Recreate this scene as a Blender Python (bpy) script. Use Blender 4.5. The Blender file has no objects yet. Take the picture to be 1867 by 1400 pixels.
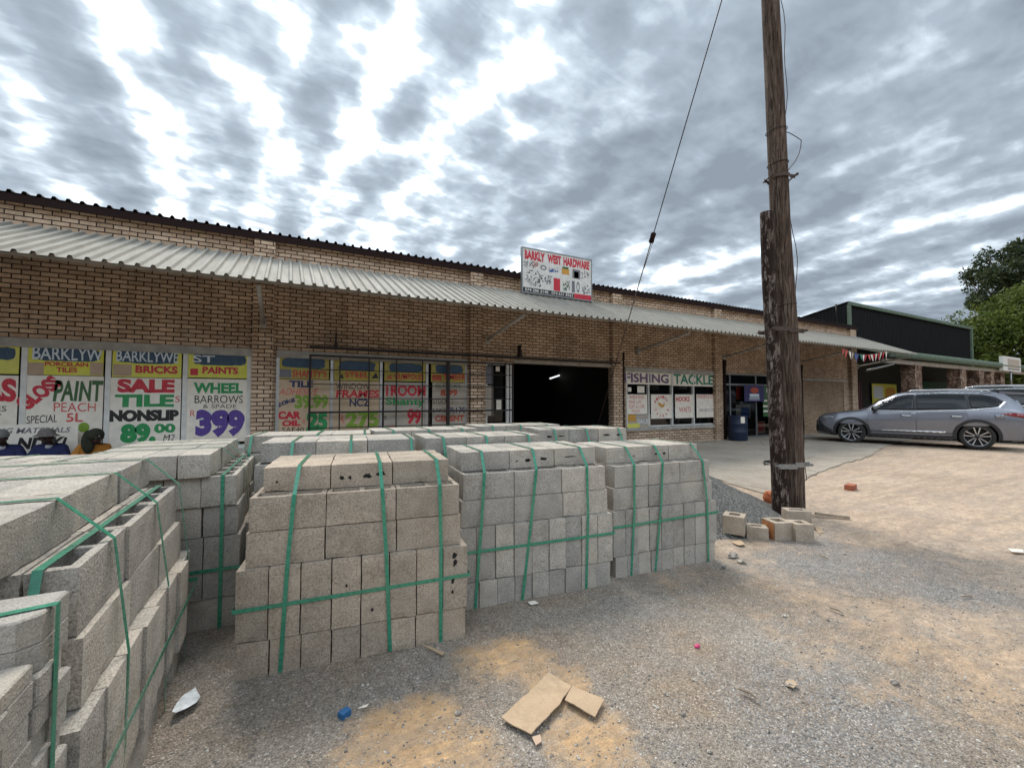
import bpy, bmesh, math, random
from mathutils import Vector, Matrix, noise, Euler
R = math.radians
random.seed(11)
SC = bpy.context.scene
COL = SC.collection
WALL_Y = 10.0            # the shop front stands in the plane y = 10
CAM_H = 1.40

# ---------------------------------------------------------------- camera
FPX, TH, PITCH = 780.0, R(62.1), math.atan(30 / 780)
c_r = Vector((math.sin(TH), -math.cos(TH), 0))
c_f = Vector((math.cos(TH) * math.cos(PITCH), math.sin(TH) * math.cos(PITCH), math.sin(PITCH)))
c_u = c_r.cross(c_f)
CAM = Vector((0, 0, CAM_H))
cam = bpy.data.objects.new('camera', bpy.data.cameras.new('camera'))
COL.objects.link(cam)
cam.data.sensor_width = 36
cam.data.lens = 36 * FPX / 1867
cam.data.clip_start = 0.05
cam.data.clip_end = 3000
m = Matrix.Identity(4)
for i in range(3):
    m[i][0], m[i][1], m[i][2] = c_r[i], c_u[i], -c_f[i]
m.translation = CAM
cam.matrix_world = m
SC.camera = cam


def ray(px, py):
    return c_f + c_r * ((px - 933.5) / FPX) + c_u * ((700 - py) / FPX)


def gp(px, py, z=0.0):
    """Where the sight line through a photograph point meets height z."""
    d = ray(px, py)
    t = (z - CAM_H) / d.z
    return Vector((d.x * t, d.y * t, z))


def wp(px, py, Y=WALL_Y):
    """Where it meets the vertical plane y = Y: (x, z)."""
    d = ray(px, py)
    t = Y / d.y
    return d.x * t, CAM_H + d.z * t


def wrect(px0, py0, px1, py1, Y=WALL_Y):
    xm, ym = (px0 + px1) / 2, (py0 + py1) / 2
    return wp(px0, ym, Y)[0], wp(px1, ym, Y)[0], wp(xm, py1, Y)[1], wp(xm, py0, Y)[1]


# ---------------------------------------------------------------- objects
def tag(o, label=None, cat=None, group=None, kind=None):
    if label: o['label'] = label
    if cat: o['category'] = cat
    if group: o['group'] = group
    if kind: o['kind'] = kind
    return o


def empty(name, loc=(0, 0, 0), rz=0.0, label=None, cat=None, group=None):
    o = bpy.data.objects.new(name, None)
    COL.objects.link(o)
    o.location = loc
    o.rotation_euler = (0, 0, rz)
    o.empty_display_size = 0.1
    return tag(o, label, cat, group)


def link(name, me, parent=None, loc=None, rot=None):
    o = bpy.data.objects.new(name, me)
    COL.objects.link(o)
    if parent: o.parent = parent
    if loc is not None: o.location = loc
    if rot is not None: o.rotation_euler = rot
    return o


class MB:
    """Collects shapes; build() links them as ONE mesh object."""
    def __init__(self):
        self.v, self.f, self.mi, self.sm = [], [], [], []

    def add(self, vs, fs, mi=0, M=None, smooth=False):
        b = len(self.v)
        for p in vs:
            p = Vector(p)
            self.v.append(M @ p if M else p)
        for f in fs:
            self.f.append([b + i for i in f]); self.mi.append(mi); self.sm.append(smooth)
        return self

    def box(self, x0, x1, y0, y1, z0, z1, mi=0, M=None):
        vs = [(x, y, z) for z in (z0, z1) for y in (y0, y1) for x in (x0, x1)]
        return self.add(vs, [(0, 2, 3, 1), (4, 5, 7, 6), (0, 1, 5, 4), (2, 6, 7, 3), (0, 4, 6, 2), (1, 3, 7, 5)], mi, M)

    def quad(self, a, b, c, d, mi=0):
        return self.add([a, b, c, d], [(0, 1, 2, 3)], mi)

    def tube(self, pts, r, n=8, mi=0, smooth=True, cap=True):
        pts = [Vector(p) for p in pts]
        rs = r if isinstance(r, (list, tuple)) else [r] * len(pts)
        rings, b = [], len(self.v)
        prev = None
        for i, p in enumerate(pts):
            t = (pts[min(i + 1, len(pts) - 1)] - pts[max(i - 1, 0)]).normalized()
            a = Vector((0, 0, 1)) if abs(t.z) < 0.9 else Vector((1, 0, 0))
            if prev is not None: a = prev
            u = (a - t * a.dot(t)).normalized()
            prev = u
            w = t.cross(u)
            for k in range(n):
                q = 2 * math.pi * k / n
                self.v.append(p + (u * math.cos(q) + w * math.sin(q)) * rs[i])
        for i in range(len(pts) - 1):
            for k in range(n):
                self.f.append([b + i * n + k, b + i * n + (k + 1) % n, b + (i + 1) * n + (k + 1) % n, b + (i + 1) * n + k])
                self.mi.append(mi); self.sm.append(smooth)
        if cap:
            self.f.append([b + k for k in reversed(range(n))]); self.mi.append(mi); self.sm.append(False)
            self.f.append([b + (len(pts) - 1) * n + k for k in range(n)]); self.mi.append(mi); self.sm.append(False)
        return self

    def lathe(self, prof, n=24, mi=0, M=None, smooth=True):
        """prof: (radius, height) pairs turned round z."""
        vs, fs = [], []
        for r, z in prof:
            for k in range(n):
                q = 2 * math.pi * k / n
                vs.append((r * math.cos(q), r * math.sin(q), z))
        for i in range(len(prof) - 1):
            for k in range(n):
                fs.append((i * n + k, i * n + (k + 1) % n, (i + 1) * n + (k + 1) % n, (i + 1) * n + k))
        return self.add(vs, fs, mi, M, smooth)

    def prism(self, poly, h, M=None, mi=0):
        """poly in xy, extruded along z from 0 to h."""
        n = len(poly)
        vs = [(x, y, 0) for x, y in poly] + [(x, y, h) for x, y in poly]
        fs = [tuple(reversed(range(n))), tuple(range(n, 2 * n))] + [(i, (i + 1) % n, n + (i + 1) % n, n + i) for i in range(n)]
        return self.add(vs, fs, mi, M)

    def mesh(self, name, mats):
        me = bpy.data.meshes.new(name)
        me.from_pydata([tuple(p) for p in self.v], [], self.f)
        for mt in (mats if isinstance(mats, (list, tuple)) else [mats]):
            me.materials.append(mt)
        for p, i, s in zip(me.polygons, self.mi, self.sm):
            p.material_index = i; p.use_smooth = s
        me.update()
        return me

    def build(self, name, mats, parent=None, loc=None, rot=None):
        return link(name, self.mesh(name, mats), parent, loc, rot)


# ---------------------------------------------------------------- materials
def newmat(name):
    mt = bpy.data.materials.new(name)
    mt.use_nodes = True
    nt = mt.node_tree
    nt.nodes.clear()
    out = nt.nodes.new('ShaderNodeOutputMaterial')
    b = nt.nodes.new('ShaderNodeBsdfPrincipled')
    nt.links.new(b.outputs[0], out.inputs[0])
    return mt, nt, b


class NT:
    """Short-hand for wiring nodes."""
    def __init__(self, nt):
        self.nt = nt

    def n(self, t, **kw):
        nd = self.nt.nodes.new('ShaderNode' + t)
        for k, v in kw.items(): setattr(nd, k, v)
        return nd

    def put(self, sock, v):
        if hasattr(v, 'is_output'): self.nt.links.new(v, sock)
        elif isinstance(v, (tuple, list)) and len(v) == 3 and sock.type == 'RGBA': sock.default_value = (*v, 1)
        else: sock.default_value = v

    def math(self, op, a, b=0.0, c=None, clamp=False):
        nd = self.n('Math', operation=op, use_clamp=clamp)
        self.put(nd.inputs[0], a); self.put(nd.inputs[1], b)
        if c is not None: self.put(nd.inputs[2], c)
        return nd.outputs[0]

    def mix(self, f, a, b, mode='MIX'):
        nd = self.n('Mix', data_type='RGBA', blend_type=mode)
        self.put(nd.inputs[0], f); self.put(nd.inputs[6], a); self.put(nd.inputs[7], b)
        return nd.outputs[2]

    def noise(self, vec, scale, detail=3, rough=0.55, out=0, dist=0.0):
        nd = self.n('TexNoise')
        if vec is not None: self.put(nd.inputs['Vector'], vec)
        nd.inputs['Scale'].default_value = scale; nd.inputs['Detail'].default_value = detail
        nd.inputs['Roughness'].default_value = rough; nd.inputs['Distortion'].default_value = dist
        return nd.outputs[out]

    def vor(self, vec, scale, out='Distance', feature='F1'):
        nd = self.n('TexVoronoi', feature=feature)
        if vec is not None: self.put(nd.inputs['Vector'], vec)
        nd.inputs['Scale'].default_value = scale
        return nd.outputs[out]

    def ramp(self, f, *stops, interp='LINEAR'):
        nd = self.n('ValToRGB')
        cr = nd.color_ramp; cr.interpolation = interp
        while len(cr.elements) < len(stops): cr.elements.new(0.5)
        for e, (p, c) in zip(cr.elements, stops):
            e.position = p
            e.color = (c, c, c, 1) if isinstance(c, (int, float)) else (*c, 1)
        self.put(nd.inputs[0], f)
        return nd.outputs[0]

    def map(self, vec, scale=(1, 1, 1), rot=(0, 0, 0), loc=(0, 0, 0)):
        nd = self.n('Mapping')
        self.put(nd.inputs[0], vec)
        nd.inputs['Location'].default_value = loc; nd.inputs['Rotation'].default_value = rot; nd.inputs['Scale'].default_value = scale
        return nd.outputs[0]

    def bump(self, h, strength=0.4, dist=0.01):
        nd = self.n('Bump')
        nd.inputs['Strength'].default_value = strength; nd.inputs['Distance'].default_value = dist
        self.put(nd.inputs['Height'], h)
        return nd.outputs[0]

    def coord(self, which='Object'):
        return self.n('TexCoord').outputs[which]

    def pos(self):
        return self.n('NewGeometry').outputs['Position']

    def rnd(self):
        return self.n('ObjectInfo').outputs['Random']


def plain(name, col, rough=0.6, metal=0.0, var=0.12, scale=14, bump=0.0, coat=0.0, spec=0.5):
    """A painted or plain surface with a little uneven dirt in it."""
    mt, nt, b = newmat(name)
    N = NT(nt)
    nz = N.noise(N.coord(), scale, 4, 0.6)
    f = N.ramp(nz, (0.3, 1 - var), (0.7, 1 + var * 0.4))
    N.put(b.inputs['Base Color'], N.mix(1.0, col, f, 'MULTIPLY'))
    N.put(b.inputs['Roughness'], N.math('MULTIPLY_ADD', nz, 0.2, rough - 0.1))
    b.inputs['Metallic'].default_value = metal
    b.inputs['Coat Weight'].default_value = coat
    b.inputs['Specular IOR Level'].default_value = spec
    if bump: N.put(b.inputs['Normal'], N.bump(N.noise(N.coord(), scale * 4, 4), bump, 0.01))
    return mt


def concrete(name, c0, c1, k=1.0):
    """Cast concrete block: coarse speckled grey, each block its own tone."""
    mt, nt, b = newmat(name)
    N = NT(nt)
    oi = N.n('ObjectInfo')
    off = N.n('VectorMath', operation='SCALE')
    nt.links.new(oi.outputs['Location'], off.inputs[0]); off.inputs['Scale'].default_value = 7.3
    vec = N.n('VectorMath', operation='ADD')
    nt.links.new(N.coord(), vec.inputs[0]); nt.links.new(off.outputs[0], vec.inputs[1])
    v = vec.outputs[0]
    base = N.mix(oi.outputs['Random'], c0, c1)
    big = N.ramp(N.noise(v, 7, 4, 0.6), (0.3, 0.80), (0.7, 1.10))
    fine = N.ramp(N.noise(v, 120 * k, 3, 0.8), (0.32, 0.52), (0.5, 1.0), (0.68, 1.32))
    spk = N.ramp(N.vor(v, 85 * k), (0.05, 0.55), (0.22, 1.0))
    pit = N.ramp(N.vor(v, 38 * k), (0.0, 0.35), (0.12, 1.0))
    c = N.mix(1.0, base, big, 'MULTIPLY')
    c = N.mix(1.0, c, fine, 'MULTIPLY')
    c = N.mix(0.55, c, spk, 'MULTIPLY')
    c = N.mix(0.6, c, pit, 'MULTIPLY')
    w_ = N.pos()
    stain = N.ramp(N.noise(w_, 3.2, 5, 0.7), (0.50, 0.0), (0.72, 0.45))
    c = N.mix(stain, c, N.mix(1.0, c, (0.66, 0.60, 0.53), 'MULTIPLY'))
    dust = N.ramp(N.noise(w_, 5.1, 4, 0.65), (0.54, 0.0), (0.74, 0.45))
    c = N.mix(dust, c, (0.50, 0.43, 0.34))
    N.put(b.inputs['Base Color'], c)
    b.inputs['Roughness'].default_value = 0.95
    b.inputs['Specular IOR Level'].default_value = 0.15
    h = N.math('MULTIPLY', N.noise(v, 110, 3, 0.7), pit)
    N.put(b.inputs['Normal'], N.bump(h, 0.9, 0.006))
    return mt


def brick(name, c1, c2, mortar, w=0.226, h=0.0812, ms=0.009):
    mt, nt, b = newmat(name)
    N = NT(nt)
    s = N.n('SeparateXYZ'); nt.links.new(N.pos(), s.inputs[0])
    cb = N.n('CombineXYZ')
    N.put(cb.inputs[0], N.math('ADD', s.outputs[0], s.outputs[1])); N.put(cb.inputs[1], s.outputs[2])
    # hand-laid joints wander a little
    dv = N.n('VectorMath', operation='ADD')
    wob = N.n('VectorMath', operation='SCALE')
    nt.links.new(N.noise(cb.outputs[0], 5, 2, 0.5, out=1), wob.inputs[0]); wob.inputs['Scale'].default_value = 0.012
    nt.links.new(cb.outputs[0], dv.inputs[0]); nt.links.new(wob.outputs[0], dv.inputs[1])
    bt = N.n('TexBrick')
    nt.links.new(dv.outputs[0], bt.inputs['Vector'])
    bt.inputs['Scale'].default_value = 1; bt.inputs['Mortar Size'].default_value = ms
    bt.inputs['Mortar Smooth'].default_value = 0.25; bt.inputs['Bias'].default_value = -0.2
    bt.inputs['Brick Width'].default_value = w; bt.inputs['Row Height'].default_value = h
    N.put(bt.inputs['Color1'], c1); N.put(bt.inputs['Color2'], c2); N.put(bt.inputs['Mortar'], mortar)
    big = N.ramp(N.noise(cb.outputs[0], 0.9, 4, 0.65), (0.3, 0.78), (0.65, 1.08))
    fine = N.ramp(N.noise(cb.outputs[0], 45, 4, 0.7), (0.3, 0.78), (0.7, 1.12))
    warm = N.mix(N.ramp(N.noise(cb.outputs[0], 6.5, 2, 0.5), (0.60, 0.0), (0.70, 0.35)), bt.outputs['Color'], (0.34, 0.16, 0.08))
    c = N.mix(1.0, N.mix(1.0, warm, big, 'MULTIPLY'), fine, 'MULTIPLY')
    # rain runs and grime down the face, pale salts in places
    run = N.ramp(N.noise(N.map(cb.outputs[0], scale=(1.0, 0.16, 1)), 3.2, 5, 0.7), (0.50, 0.0), (0.72, 0.55))
    c = N.mix(run, c, N.mix(1.0, c, (0.42, 0.38, 0.36), 'MULTIPLY'))
    salt = N.ramp(N.noise(cb.outputs[0], 1.7, 5, 0.75), (0.60, 0.0), (0.76, 0.30))
    c = N.mix(salt, c, (0.60, 0.54, 0.46))
    N.put(b.inputs['Base Color'], c)
    b.inputs['Roughness'].default_value = 0.85
    b.inputs['Specular IOR Level'].default_value = 0.25
    hgt = N.math('ADD', N.math('MULTIPLY', bt.outputs['Fac'], -1.0), N.math('MULTIPLY', N.noise(cb.outputs[0], 60, 3), 0.25))
    N.put(b.inputs['Normal'], N.bump(hgt, 0.8, 0.012))
    return mt


def sheet(name, col, rough=0.45, metal=0.0, spec=0.25):
    """Weathered roof sheeting with streaks running down it."""
    mt, nt, b = newmat(name)
    N = NT(nt)
    p = N.map(N.pos(), scale=(1.0, 0.18, 0.18))
    st = N.ramp(N.noise(p, 9, 5, 0.65), (0.3, 0.78), (0.7, 1.06))
    rs = N.ramp(N.noise(N.map(N.pos(), scale=(1.0, 0.45, 0.45)), 2.6, 6, 0.75), (0.56, 0.0), (0.74, 0.5))
    N.put(b.inputs['Base Color'], N.mix(rs, N.mix(1.0, col, st, 'MULTIPLY'), tuple(x * y for x, y in zip(col, (0.62, 0.46, 0.34)))))
    N.put(b.inputs['Roughness'], N.math('MULTIPLY_ADD', N.noise(p, 4, 3), 0.3, rough - 0.12))
    b.inputs['Metallic'].default_value = metal
    b.inputs['Specular IOR Level'].default_value = spec
    return mt


def wood_pole(name, c_dark, c_mid, c_pale, flake):
    mt, nt, b = newmat(name)
    N = NT(nt)
    o = N.coord()
    p = N.map(o, scale=(9, 9, 0.55))
    g = N.noise(p, 3.2, 6, 0.7, dist=0.6)
    c = N.ramp(g, (0.30, c_dark), (0.5, c_mid), (0.72, c_pale))
    crack = N.ramp(N.noise(N.map(o, scale=(26, 26, 0.7)), 3, 3, 0.6), (0.36, 0.25), (0.46, 1.0))
    c = N.mix(1.0, c, crack, 'MULTIPLY')
    fl = N.ramp(N.noise(N.map(o, scale=(1, 1, 0.40)), 17, 6, 0.75), (0.5, 1.0), (0.57, 0.0))
    c = N.mix(N.math('MULTIPLY', fl, flake), c, (0.028, 0.017, 0.013))
    N.put(b.inputs['Base Color'], c)
    b.inputs['Roughness'].default_value = 0.9
    b.inputs['Specular IOR Level'].default_value = 0.2
    N.put(b.inputs['Normal'], N.bump(N.math('MULTIPLY', g, crack), 0.9, 0.02))
    return mt


def paper(name, col, stain=(0.55, 0.40, 0.24), amt=0.35):
    """Sun-yellowed poster sheet."""
    mt, nt, b = newmat(name)
    N = NT(nt)
    o = N.pos()
    f = N.ramp(N.noise(o, 1.3, 4, 0.6), (0.42, 0.0), (0.72, amt))
    w = N.ramp(N.noise(o, 9, 3, 0.5), (0.3, 0.9), (0.7, 1.04))
    N.put(b.inputs['Base Color'], N.mix(1.0, N.mix(f, col, stain), w, 'MULTIPLY'))
    b.inputs['Roughness'].default_value = 0.5
    b.inputs['Specular IOR Level'].default_value = 0.3
    return mt


def brushed(name, col, thin=0.35):
    """Hand-brushed lettering paint, thin in places."""
    mt, nt, b = newmat(name)
    N = NT(nt)
    nz = N.noise(N.map(N.pos(), scale=(30, 30, 8)), 1.5, 4, 0.6)
    N.put(b.inputs['Base Color'], N.mix(N.ramp(nz, (0.5, 0.0), (0.75, thin)), col, tuple(min(1, x * 1.5 + 0.09) for x in col)))
    b.inputs['Roughness'].default_value = 0.45
    return mt


def glass(name, tint=(0.8, 0.86, 0.85), see=0.75):
    mt = bpy.data.materials.new(name)
    mt.use_nodes = True
    nt = mt.node_tree; nt.nodes.clear()
    N = NT(nt)
    out = N.n('OutputMaterial')
    tr = N.n('BsdfTransparent'); tr.inputs[0].default_value = (*[t * see for t in tint], 1)
    gl = N.n('BsdfGlossy'); gl.inputs['Roughness'].default_value = 0.04
    fr = N.n('Fresnel'); fr.inputs[0].default_value = 1.5
    N.put(fr.inputs['Normal'], N.bump(N.noise(N.pos(), 0.8, 2), 0.05, 0.02))
    mx = N.n('MixShader')
    nt.links.new(fr.outputs[0], mx.inputs[0]); nt.links.new(tr.outputs[0], mx.inputs[1]); nt.links.new(gl.outputs[0], mx.inputs[2])
    nt.links.new(mx.outputs[0], out.inputs[0])
    return mt


M = {}
M['brick'] = brick('shop_brick', (0.72, 0.54, 0.385), (0.46, 0.32, 0.215), (0.05, 0.034, 0.026), ms=0.0098)
M['brick_rough'] = brick('infill_brick', (0.47, 0.325, 0.20), (0.33, 0.21, 0.125), (0.25, 0.185, 0.135), ms=0.013)
M['block_tan'] = concrete('block_tan', (0.50, 0.405, 0.315), (0.38, 0.32, 0.255))
M['block_grey'] = concrete('block_grey', (0.53, 0.475, 0.405), (0.36, 0.335, 0.30))
M['block_dark'] = plain('block_hole', (0.012, 0.011, 0.01), 0.95)
M['strap'] = plain('strap_green', (0.035, 0.25, 0.15), 0.28, var=0.25, scale=45, coat=0.6)
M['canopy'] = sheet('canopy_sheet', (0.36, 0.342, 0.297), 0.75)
_nt = M['canopy'].node_tree          # its underside is coloured dark to stand for the shade beneath
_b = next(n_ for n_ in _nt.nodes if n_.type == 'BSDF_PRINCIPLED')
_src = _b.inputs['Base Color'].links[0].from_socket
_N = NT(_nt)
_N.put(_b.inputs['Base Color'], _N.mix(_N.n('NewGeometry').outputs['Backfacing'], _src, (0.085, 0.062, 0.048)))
M['roof_dark'] = sheet('roof_sheet', (0.022, 0.02, 0.022), 0.8, spec=.15)
M['fascia'] = plain('fascia_brown', (0.022, 0.011, 0.01), 0.8, spec=0.15)
M['black_clad'] = sheet('black_cladding', (0.014, 0.014, 0.015), 0.8, spec=.15)
M['green_trim'] = plain('green_trim', (0.13, 0.175, 0.13), 0.7, var=0.25, scale=4, spec=.2)
M['lintel'] = plain('lintel_concrete', (0.42, 0.40, 0.36), 0.85, var=0.3, scale=5)
M['alu'] = plain('aluminium_frame', (0.52, 0.53, 0.53), 0.35, 0.7, var=0.2)
M['white_paint'] = plain('white_paint', (0.72, 0.71, 0.67), 0.5, var=0.2, scale=6)
M['steel_dark'] = plain('dark_steel', (0.03, 0.022, 0.02), 0.6, 0.3, var=0.3)
M['galv'] = plain('galvanised', (0.34, 0.35, 0.35), 0.45, 0.8, var=0.3, scale=40)
M['rust'] = plain('rusty_strap', (0.10, 0.07, 0.055), 0.75, 0.4, var=0.4, scale=40)
M['glass'] = glass('shop_glass', see=0.55)
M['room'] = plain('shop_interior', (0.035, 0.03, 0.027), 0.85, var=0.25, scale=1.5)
M['shelf'] = plain('interior_shelf', (0.45, 0.47, 0.46), 0.6)
M['paper'] = paper('poster_paper', (0.86, 0.80, 0.70), (0.66, 0.52, 0.36), 0.4)
M['yellow_dimmed'] = paper('poster_yellow_dimmed', (0.42, 0.36, 0.07), (0.36, 0.28, 0.13), 0.6)  # faded; this and the next two are darkened to paint the grille's shade
M['paper_peach'] = paper('poster_paper_peach', (0.55, 0.42, 0.29), amt=0.5)
M['paper_grey'] = paper('poster_paper_grey', (0.43, 0.385, 0.33))
M['yellow'] = paper('poster_yellow', (0.70, 0.68, 0.08), (0.66, 0.62, 0.28), 0.5)
M['smear'] = brushed('smear_blue', (0.02, 0.06, 0.11))
M['tile_pic'] = paper('poster_tan', (0.50, 0.36, 0.25), (0.36, 0.26, 0.2), 0.6)
for k, c in dict(red=(0.52, 0.02, 0.04), salmon=(0.62, 0.10, 0.09), green=(0.02, 0.27, 0.08), dkgreen=(0.035, 0.11, 0.03), lime=(0.19, 0.32, 0.03),
                 black=(0.012, 0.012, 0.013), navy=(0.02, 0.025, 0.10), indigo=(0.03, 0.023, 0.105), purple=(0.09, 0.045, 0.26), mauve=(0.14, 0.09, 0.17), teal=(0.015, 0.20, 0.12),
                 chalk=(0.62, 0.68, 0.72), rust=(0.42, 0.07, 0.03), grey=(0.16, 0.16, 0.18), orange=(0.55, 0.28, 0.04), blue=(0.03, 0.10, 0.30)).items():
    M['ink_' + k] = brushed('ink_' + k, c)
# ---------------------------------------------------------------- sky and sun
CL_X, CL_Y, CL_ROLL, CL_PUFF, SKY_FILL = 3.35, 1.2, 0.98, 0.58, 2.9
SUN_AZ, SUN_EL = R(78), R(54)          # azimuth from +x, behind the shop: the fronts lie in shade
world = bpy.data.worlds.new('World')
SC.world = world
world.use_nodes = True
wn = world.node_tree
wn.nodes.clear()
N = NT(wn)
wout = N.n('OutputWorld')
sky = N.n('TexSky')
sky.sky_type = 'NISHITA'
sky.sun_disc = False
sky.sun_elevation = SUN_EL
sky.sun_rotation = math.pi / 2 - SUN_AZ
sky.altitude = 1100
bg_sky = N.n('Background'); wn.links.new(sky.outputs[0], bg_sky.inputs[0]); bg_sky.inputs[1].default_value = 0.085
d = N.coord('Generated')
sep = N.n('SeparateXYZ'); wn.links.new(d, sep.inputs[0])
zc = N.math('ADD', N.math('MAXIMUM', sep.outputs[2], 0.0), 0.11)
cu = N.math('DIVIDE', sep.outputs[0], zc)
cv = N.math('DIVIDE', sep.outputs[1], zc)
cmb = N.n('CombineXYZ'); N.put(cmb.inputs[0], cu); N.put(cmb.inputs[1], cv)
P = cmb.outputs[0]
rot = N.map(P, rot=(0, 0, R(-4)))
# streets of cloud that run away behind the shop, broken into puffs
warp = N.n('VectorMath', operation='SCALE'); wn.links.new(N.noise(rot, 1.3, 2, 0.5, out=1), warp.inputs[0]); warp.inputs['Scale'].default_value = 0.55
rw = N.n('VectorMath', operation='ADD'); wn.links.new(rot, rw.inputs[0]); wn.links.new(warp.outputs[0], rw.inputs[1])
rot2 = rw.outputs[0]
roll0 = N.noise(N.map(rot2, scale=(1.0, 0.24, 1), loc=(CL_X, CL_Y, 0)), 3.1, 2, 0.4)
wob = N.math('MULTIPLY', N.math('SUBTRACT', N.noise(N.map(P, scale=(1.0, 0.6, 1)), 4.5, 4, 0.55), 0.5), 0.26)
su = N.math('ADD', N.math('ADD', cu, wob), N.math('MULTIPLY', N.math('SUBTRACT', cv, 1.4), 0.10))
# the streets, from west to east: dark rolls (high) and the bright gaps between them (low)
S_ = lambda u: u / 2.4 + 0.5
stops = [(-1.2, .52), (-0.72, .56), (-0.62, .40), (-0.51, .68), (-0.43, .62), (-0.35, .24), (-0.27, .66), (-0.17, .40), (-0.11, .54), (-0.03, .34), (0.06, .70), (0.16, .22), (0.29, .66), (0.41, .28), (0.52, .54), (0.62, .42), (0.80, .52)]
streets = N.ramp(N.math('MULTIPLY_ADD', su, 1 / 2.4, 0.5), *[(S_(u), v) for u, v in stops], interp='B_SPLINE')
inview = N.math('MULTIPLY', N.ramp(N.math('MULTIPLY_ADD', cu, 0.2, 0.5), (0.22, 0.0), (0.30, 1.0), (0.62, 1.0), (0.72, 0.0)), N.ramp(sep.outputs[1], (0.05, 0.0), (0.25, 1.0)))
rm = N.n('Mix', data_type='FLOAT')
N.put(rm.inputs[0], inview); N.put(rm.inputs[2], roll0); N.put(rm.inputs[3], streets)
roll = rm.outputs[0]
puff = N.noise(N.map(rot, scale=(1.0, 0.82, 1), loc=(0.4, 0.9, 0)), 6.6, 3.0, 0.46)
fine = N.noise(N.map(rot, scale=(0.65, 1.25, 1)), 15.0, 4, 0.55, dist=0.4)
# heavier cloud towards the street side (larger x)
az = N.math('ARCTAN2', sep.outputs[0], N.math('ADD', sep.outputs[1], 0.15))
hv = N.ramp(N.math('MULTIPLY_ADD', az, 0.25, 0.5), (0.36, 0.0), (0.50, 0.10), (0.62, 0.55), (0.80, 1.0))
dens = N.math('MULTIPLY_ADD', N.math('SUBTRACT', roll, 0.5), CL_ROLL, 0.5)
dens = N.math('ADD', dens, N.math('MULTIPLY', N.math('SUBTRACT', puff, 0.5), CL_PUFF))
dens = N.math('ADD', dens, N.math('MULTIPLY', N.math('SUBTRACT', fine, 0.5), 0.22))
dens = N.math('ADD', dens, N.math('MULTIPLY_ADD', hv, 0.105, 0.042))
sd = Vector((math.cos(SUN_AZ) * math.cos(SUN_EL), math.sin(SUN_AZ) * math.cos(SUN_EL), math.sin(SUN_EL)))
dt = N.n('VectorMath', operation='DOT_PRODUCT'); wn.links.new(d, dt.inputs[0]); dt.inputs[1].default_value = sd
glow = N.math('POWER', N.math('MAXIMUM', dt.outputs['Value'], 0.0), 5.0)
ccol = N.ramp(dens, (0.33, (0.80, 0.85, 0.89)), (0.42, (0.58, 0.64, 0.70)), (0.51, (0.335, 0.385, 0.435)), (0.61, (0.213, 0.252, 0.297)), (0.80, (0.14, 0.167, 0.20)))
bg_c = N.n('Background'); wn.links.new(ccol, bg_c.inputs[0])
thin = N.ramp(dens, (0.40, 1.0), (0.52, 0.12), (0.70, 0.02))
# unseen sky behind the viewer boosted, dimmed near the horizon, to light the fronts
front = N.math('MULTIPLY', N.ramp(dt.outputs['Value'], (0.0, 1.0), (0.45, 0.0)), N.math('MULTIPLY_ADD', N.ramp(sep.outputs[2], (0.08, 0.0), (0.34, 0.30), (0.70, 1.0)), 1.3, -0.3))
N.put(bg_c.inputs[1], N.math('ADD', N.math('MULTIPLY_ADD', front, SKY_FILL, 0.92), N.math('MULTIPLY', N.math('MULTIPLY', glow, thin), 1.25)))
cover = N.ramp(dens, (0.33, 0.80), (0.46, 1.0))
mx = N.n('MixShader')
N.put(mx.inputs[0], cover); wn.links.new(bg_sky.outputs[0], mx.inputs[1]); wn.links.new(bg_c.outputs[0], mx.inputs[2])
wn.links.new(mx.outputs[0], wout.inputs[0])

sun = bpy.data.objects.new('sun', bpy.data.lights.new('sun', 'SUN'))
COL.objects.link(sun)
sun.data.energy = 1.5
sun.data.angle = R(28)
sun.data.color = (1.0, 0.95, 0.87)
sun.rotation_euler = (-sd).to_track_quat('-Z', 'Y').to_euler()
SC.view_settings.view_transform = 'Standard'
SC.view_settings.look = 'None'
SC.view_settings.exposure = 1.18
SC.view_settings.gamma = 1.0

# ---------------------------------------------------------------- ground
def ramp1(v, a, b):
    t = max(0.0, min(1.0, (v - a) / (b - a)))
    return t * t * (3 - 2 * t)


SAND = [(gp(770, 1335), 0.27, .9), (gp(690, 1390), 0.2, .8), (gp(1010, 1250), 0.22, .75), (gp(1060, 1330), 0.26, .85), (gp(940, 1190), 0.22, .75), (gp(880, 1205), 0.2, .6),
        (gp(1120, 1390), 0.2, .6), (gp(870, 1385), 0.22, .85), (gp(1330, 1010), 0.35, .5), (gp(1230, 1045), 0.3, .4), (gp(1480, 1150), 0.45, .3), (gp(1560, 1200), 0.5, .35)]
BLUE = [(gp(1560, 1030), 0.8, .9), (gp(1660, 1045), 0.7, .8), (gp(1480, 995), 0.5, .8), (gp(1740, 1030), 0.6, .5), (gp(1450, 1290), 0.5, .7), (gp(1560, 1300), 0.5, .6), (gp(1300, 1360), 0.5, .4)]


def ground_z(x, y):
    z = 0.012 * noise.noise(Vector((x * 0.9, y * 0.9, 0))) + 0.006 * noise.noise(Vector((x * 3.1, y * 3.1, 5)))
    z -= 0.006
    return min(z, 0.004) if y < 6 else z * 0.6 - 0.004


def axis(lo, fine0, fine1, hi, step):
    a, x = [], fine0
    while x <= fine1: a.append(x); x += step
    s, x = step, fine0
    left = []
    while x > lo: s *= 1.22; x -= s; left.append(x)
    s, x = step, a[-1]
    right = []
    while x < hi: s *= 1.22; x += s; right.append(x)
    return left[::-1] + a + right


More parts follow.
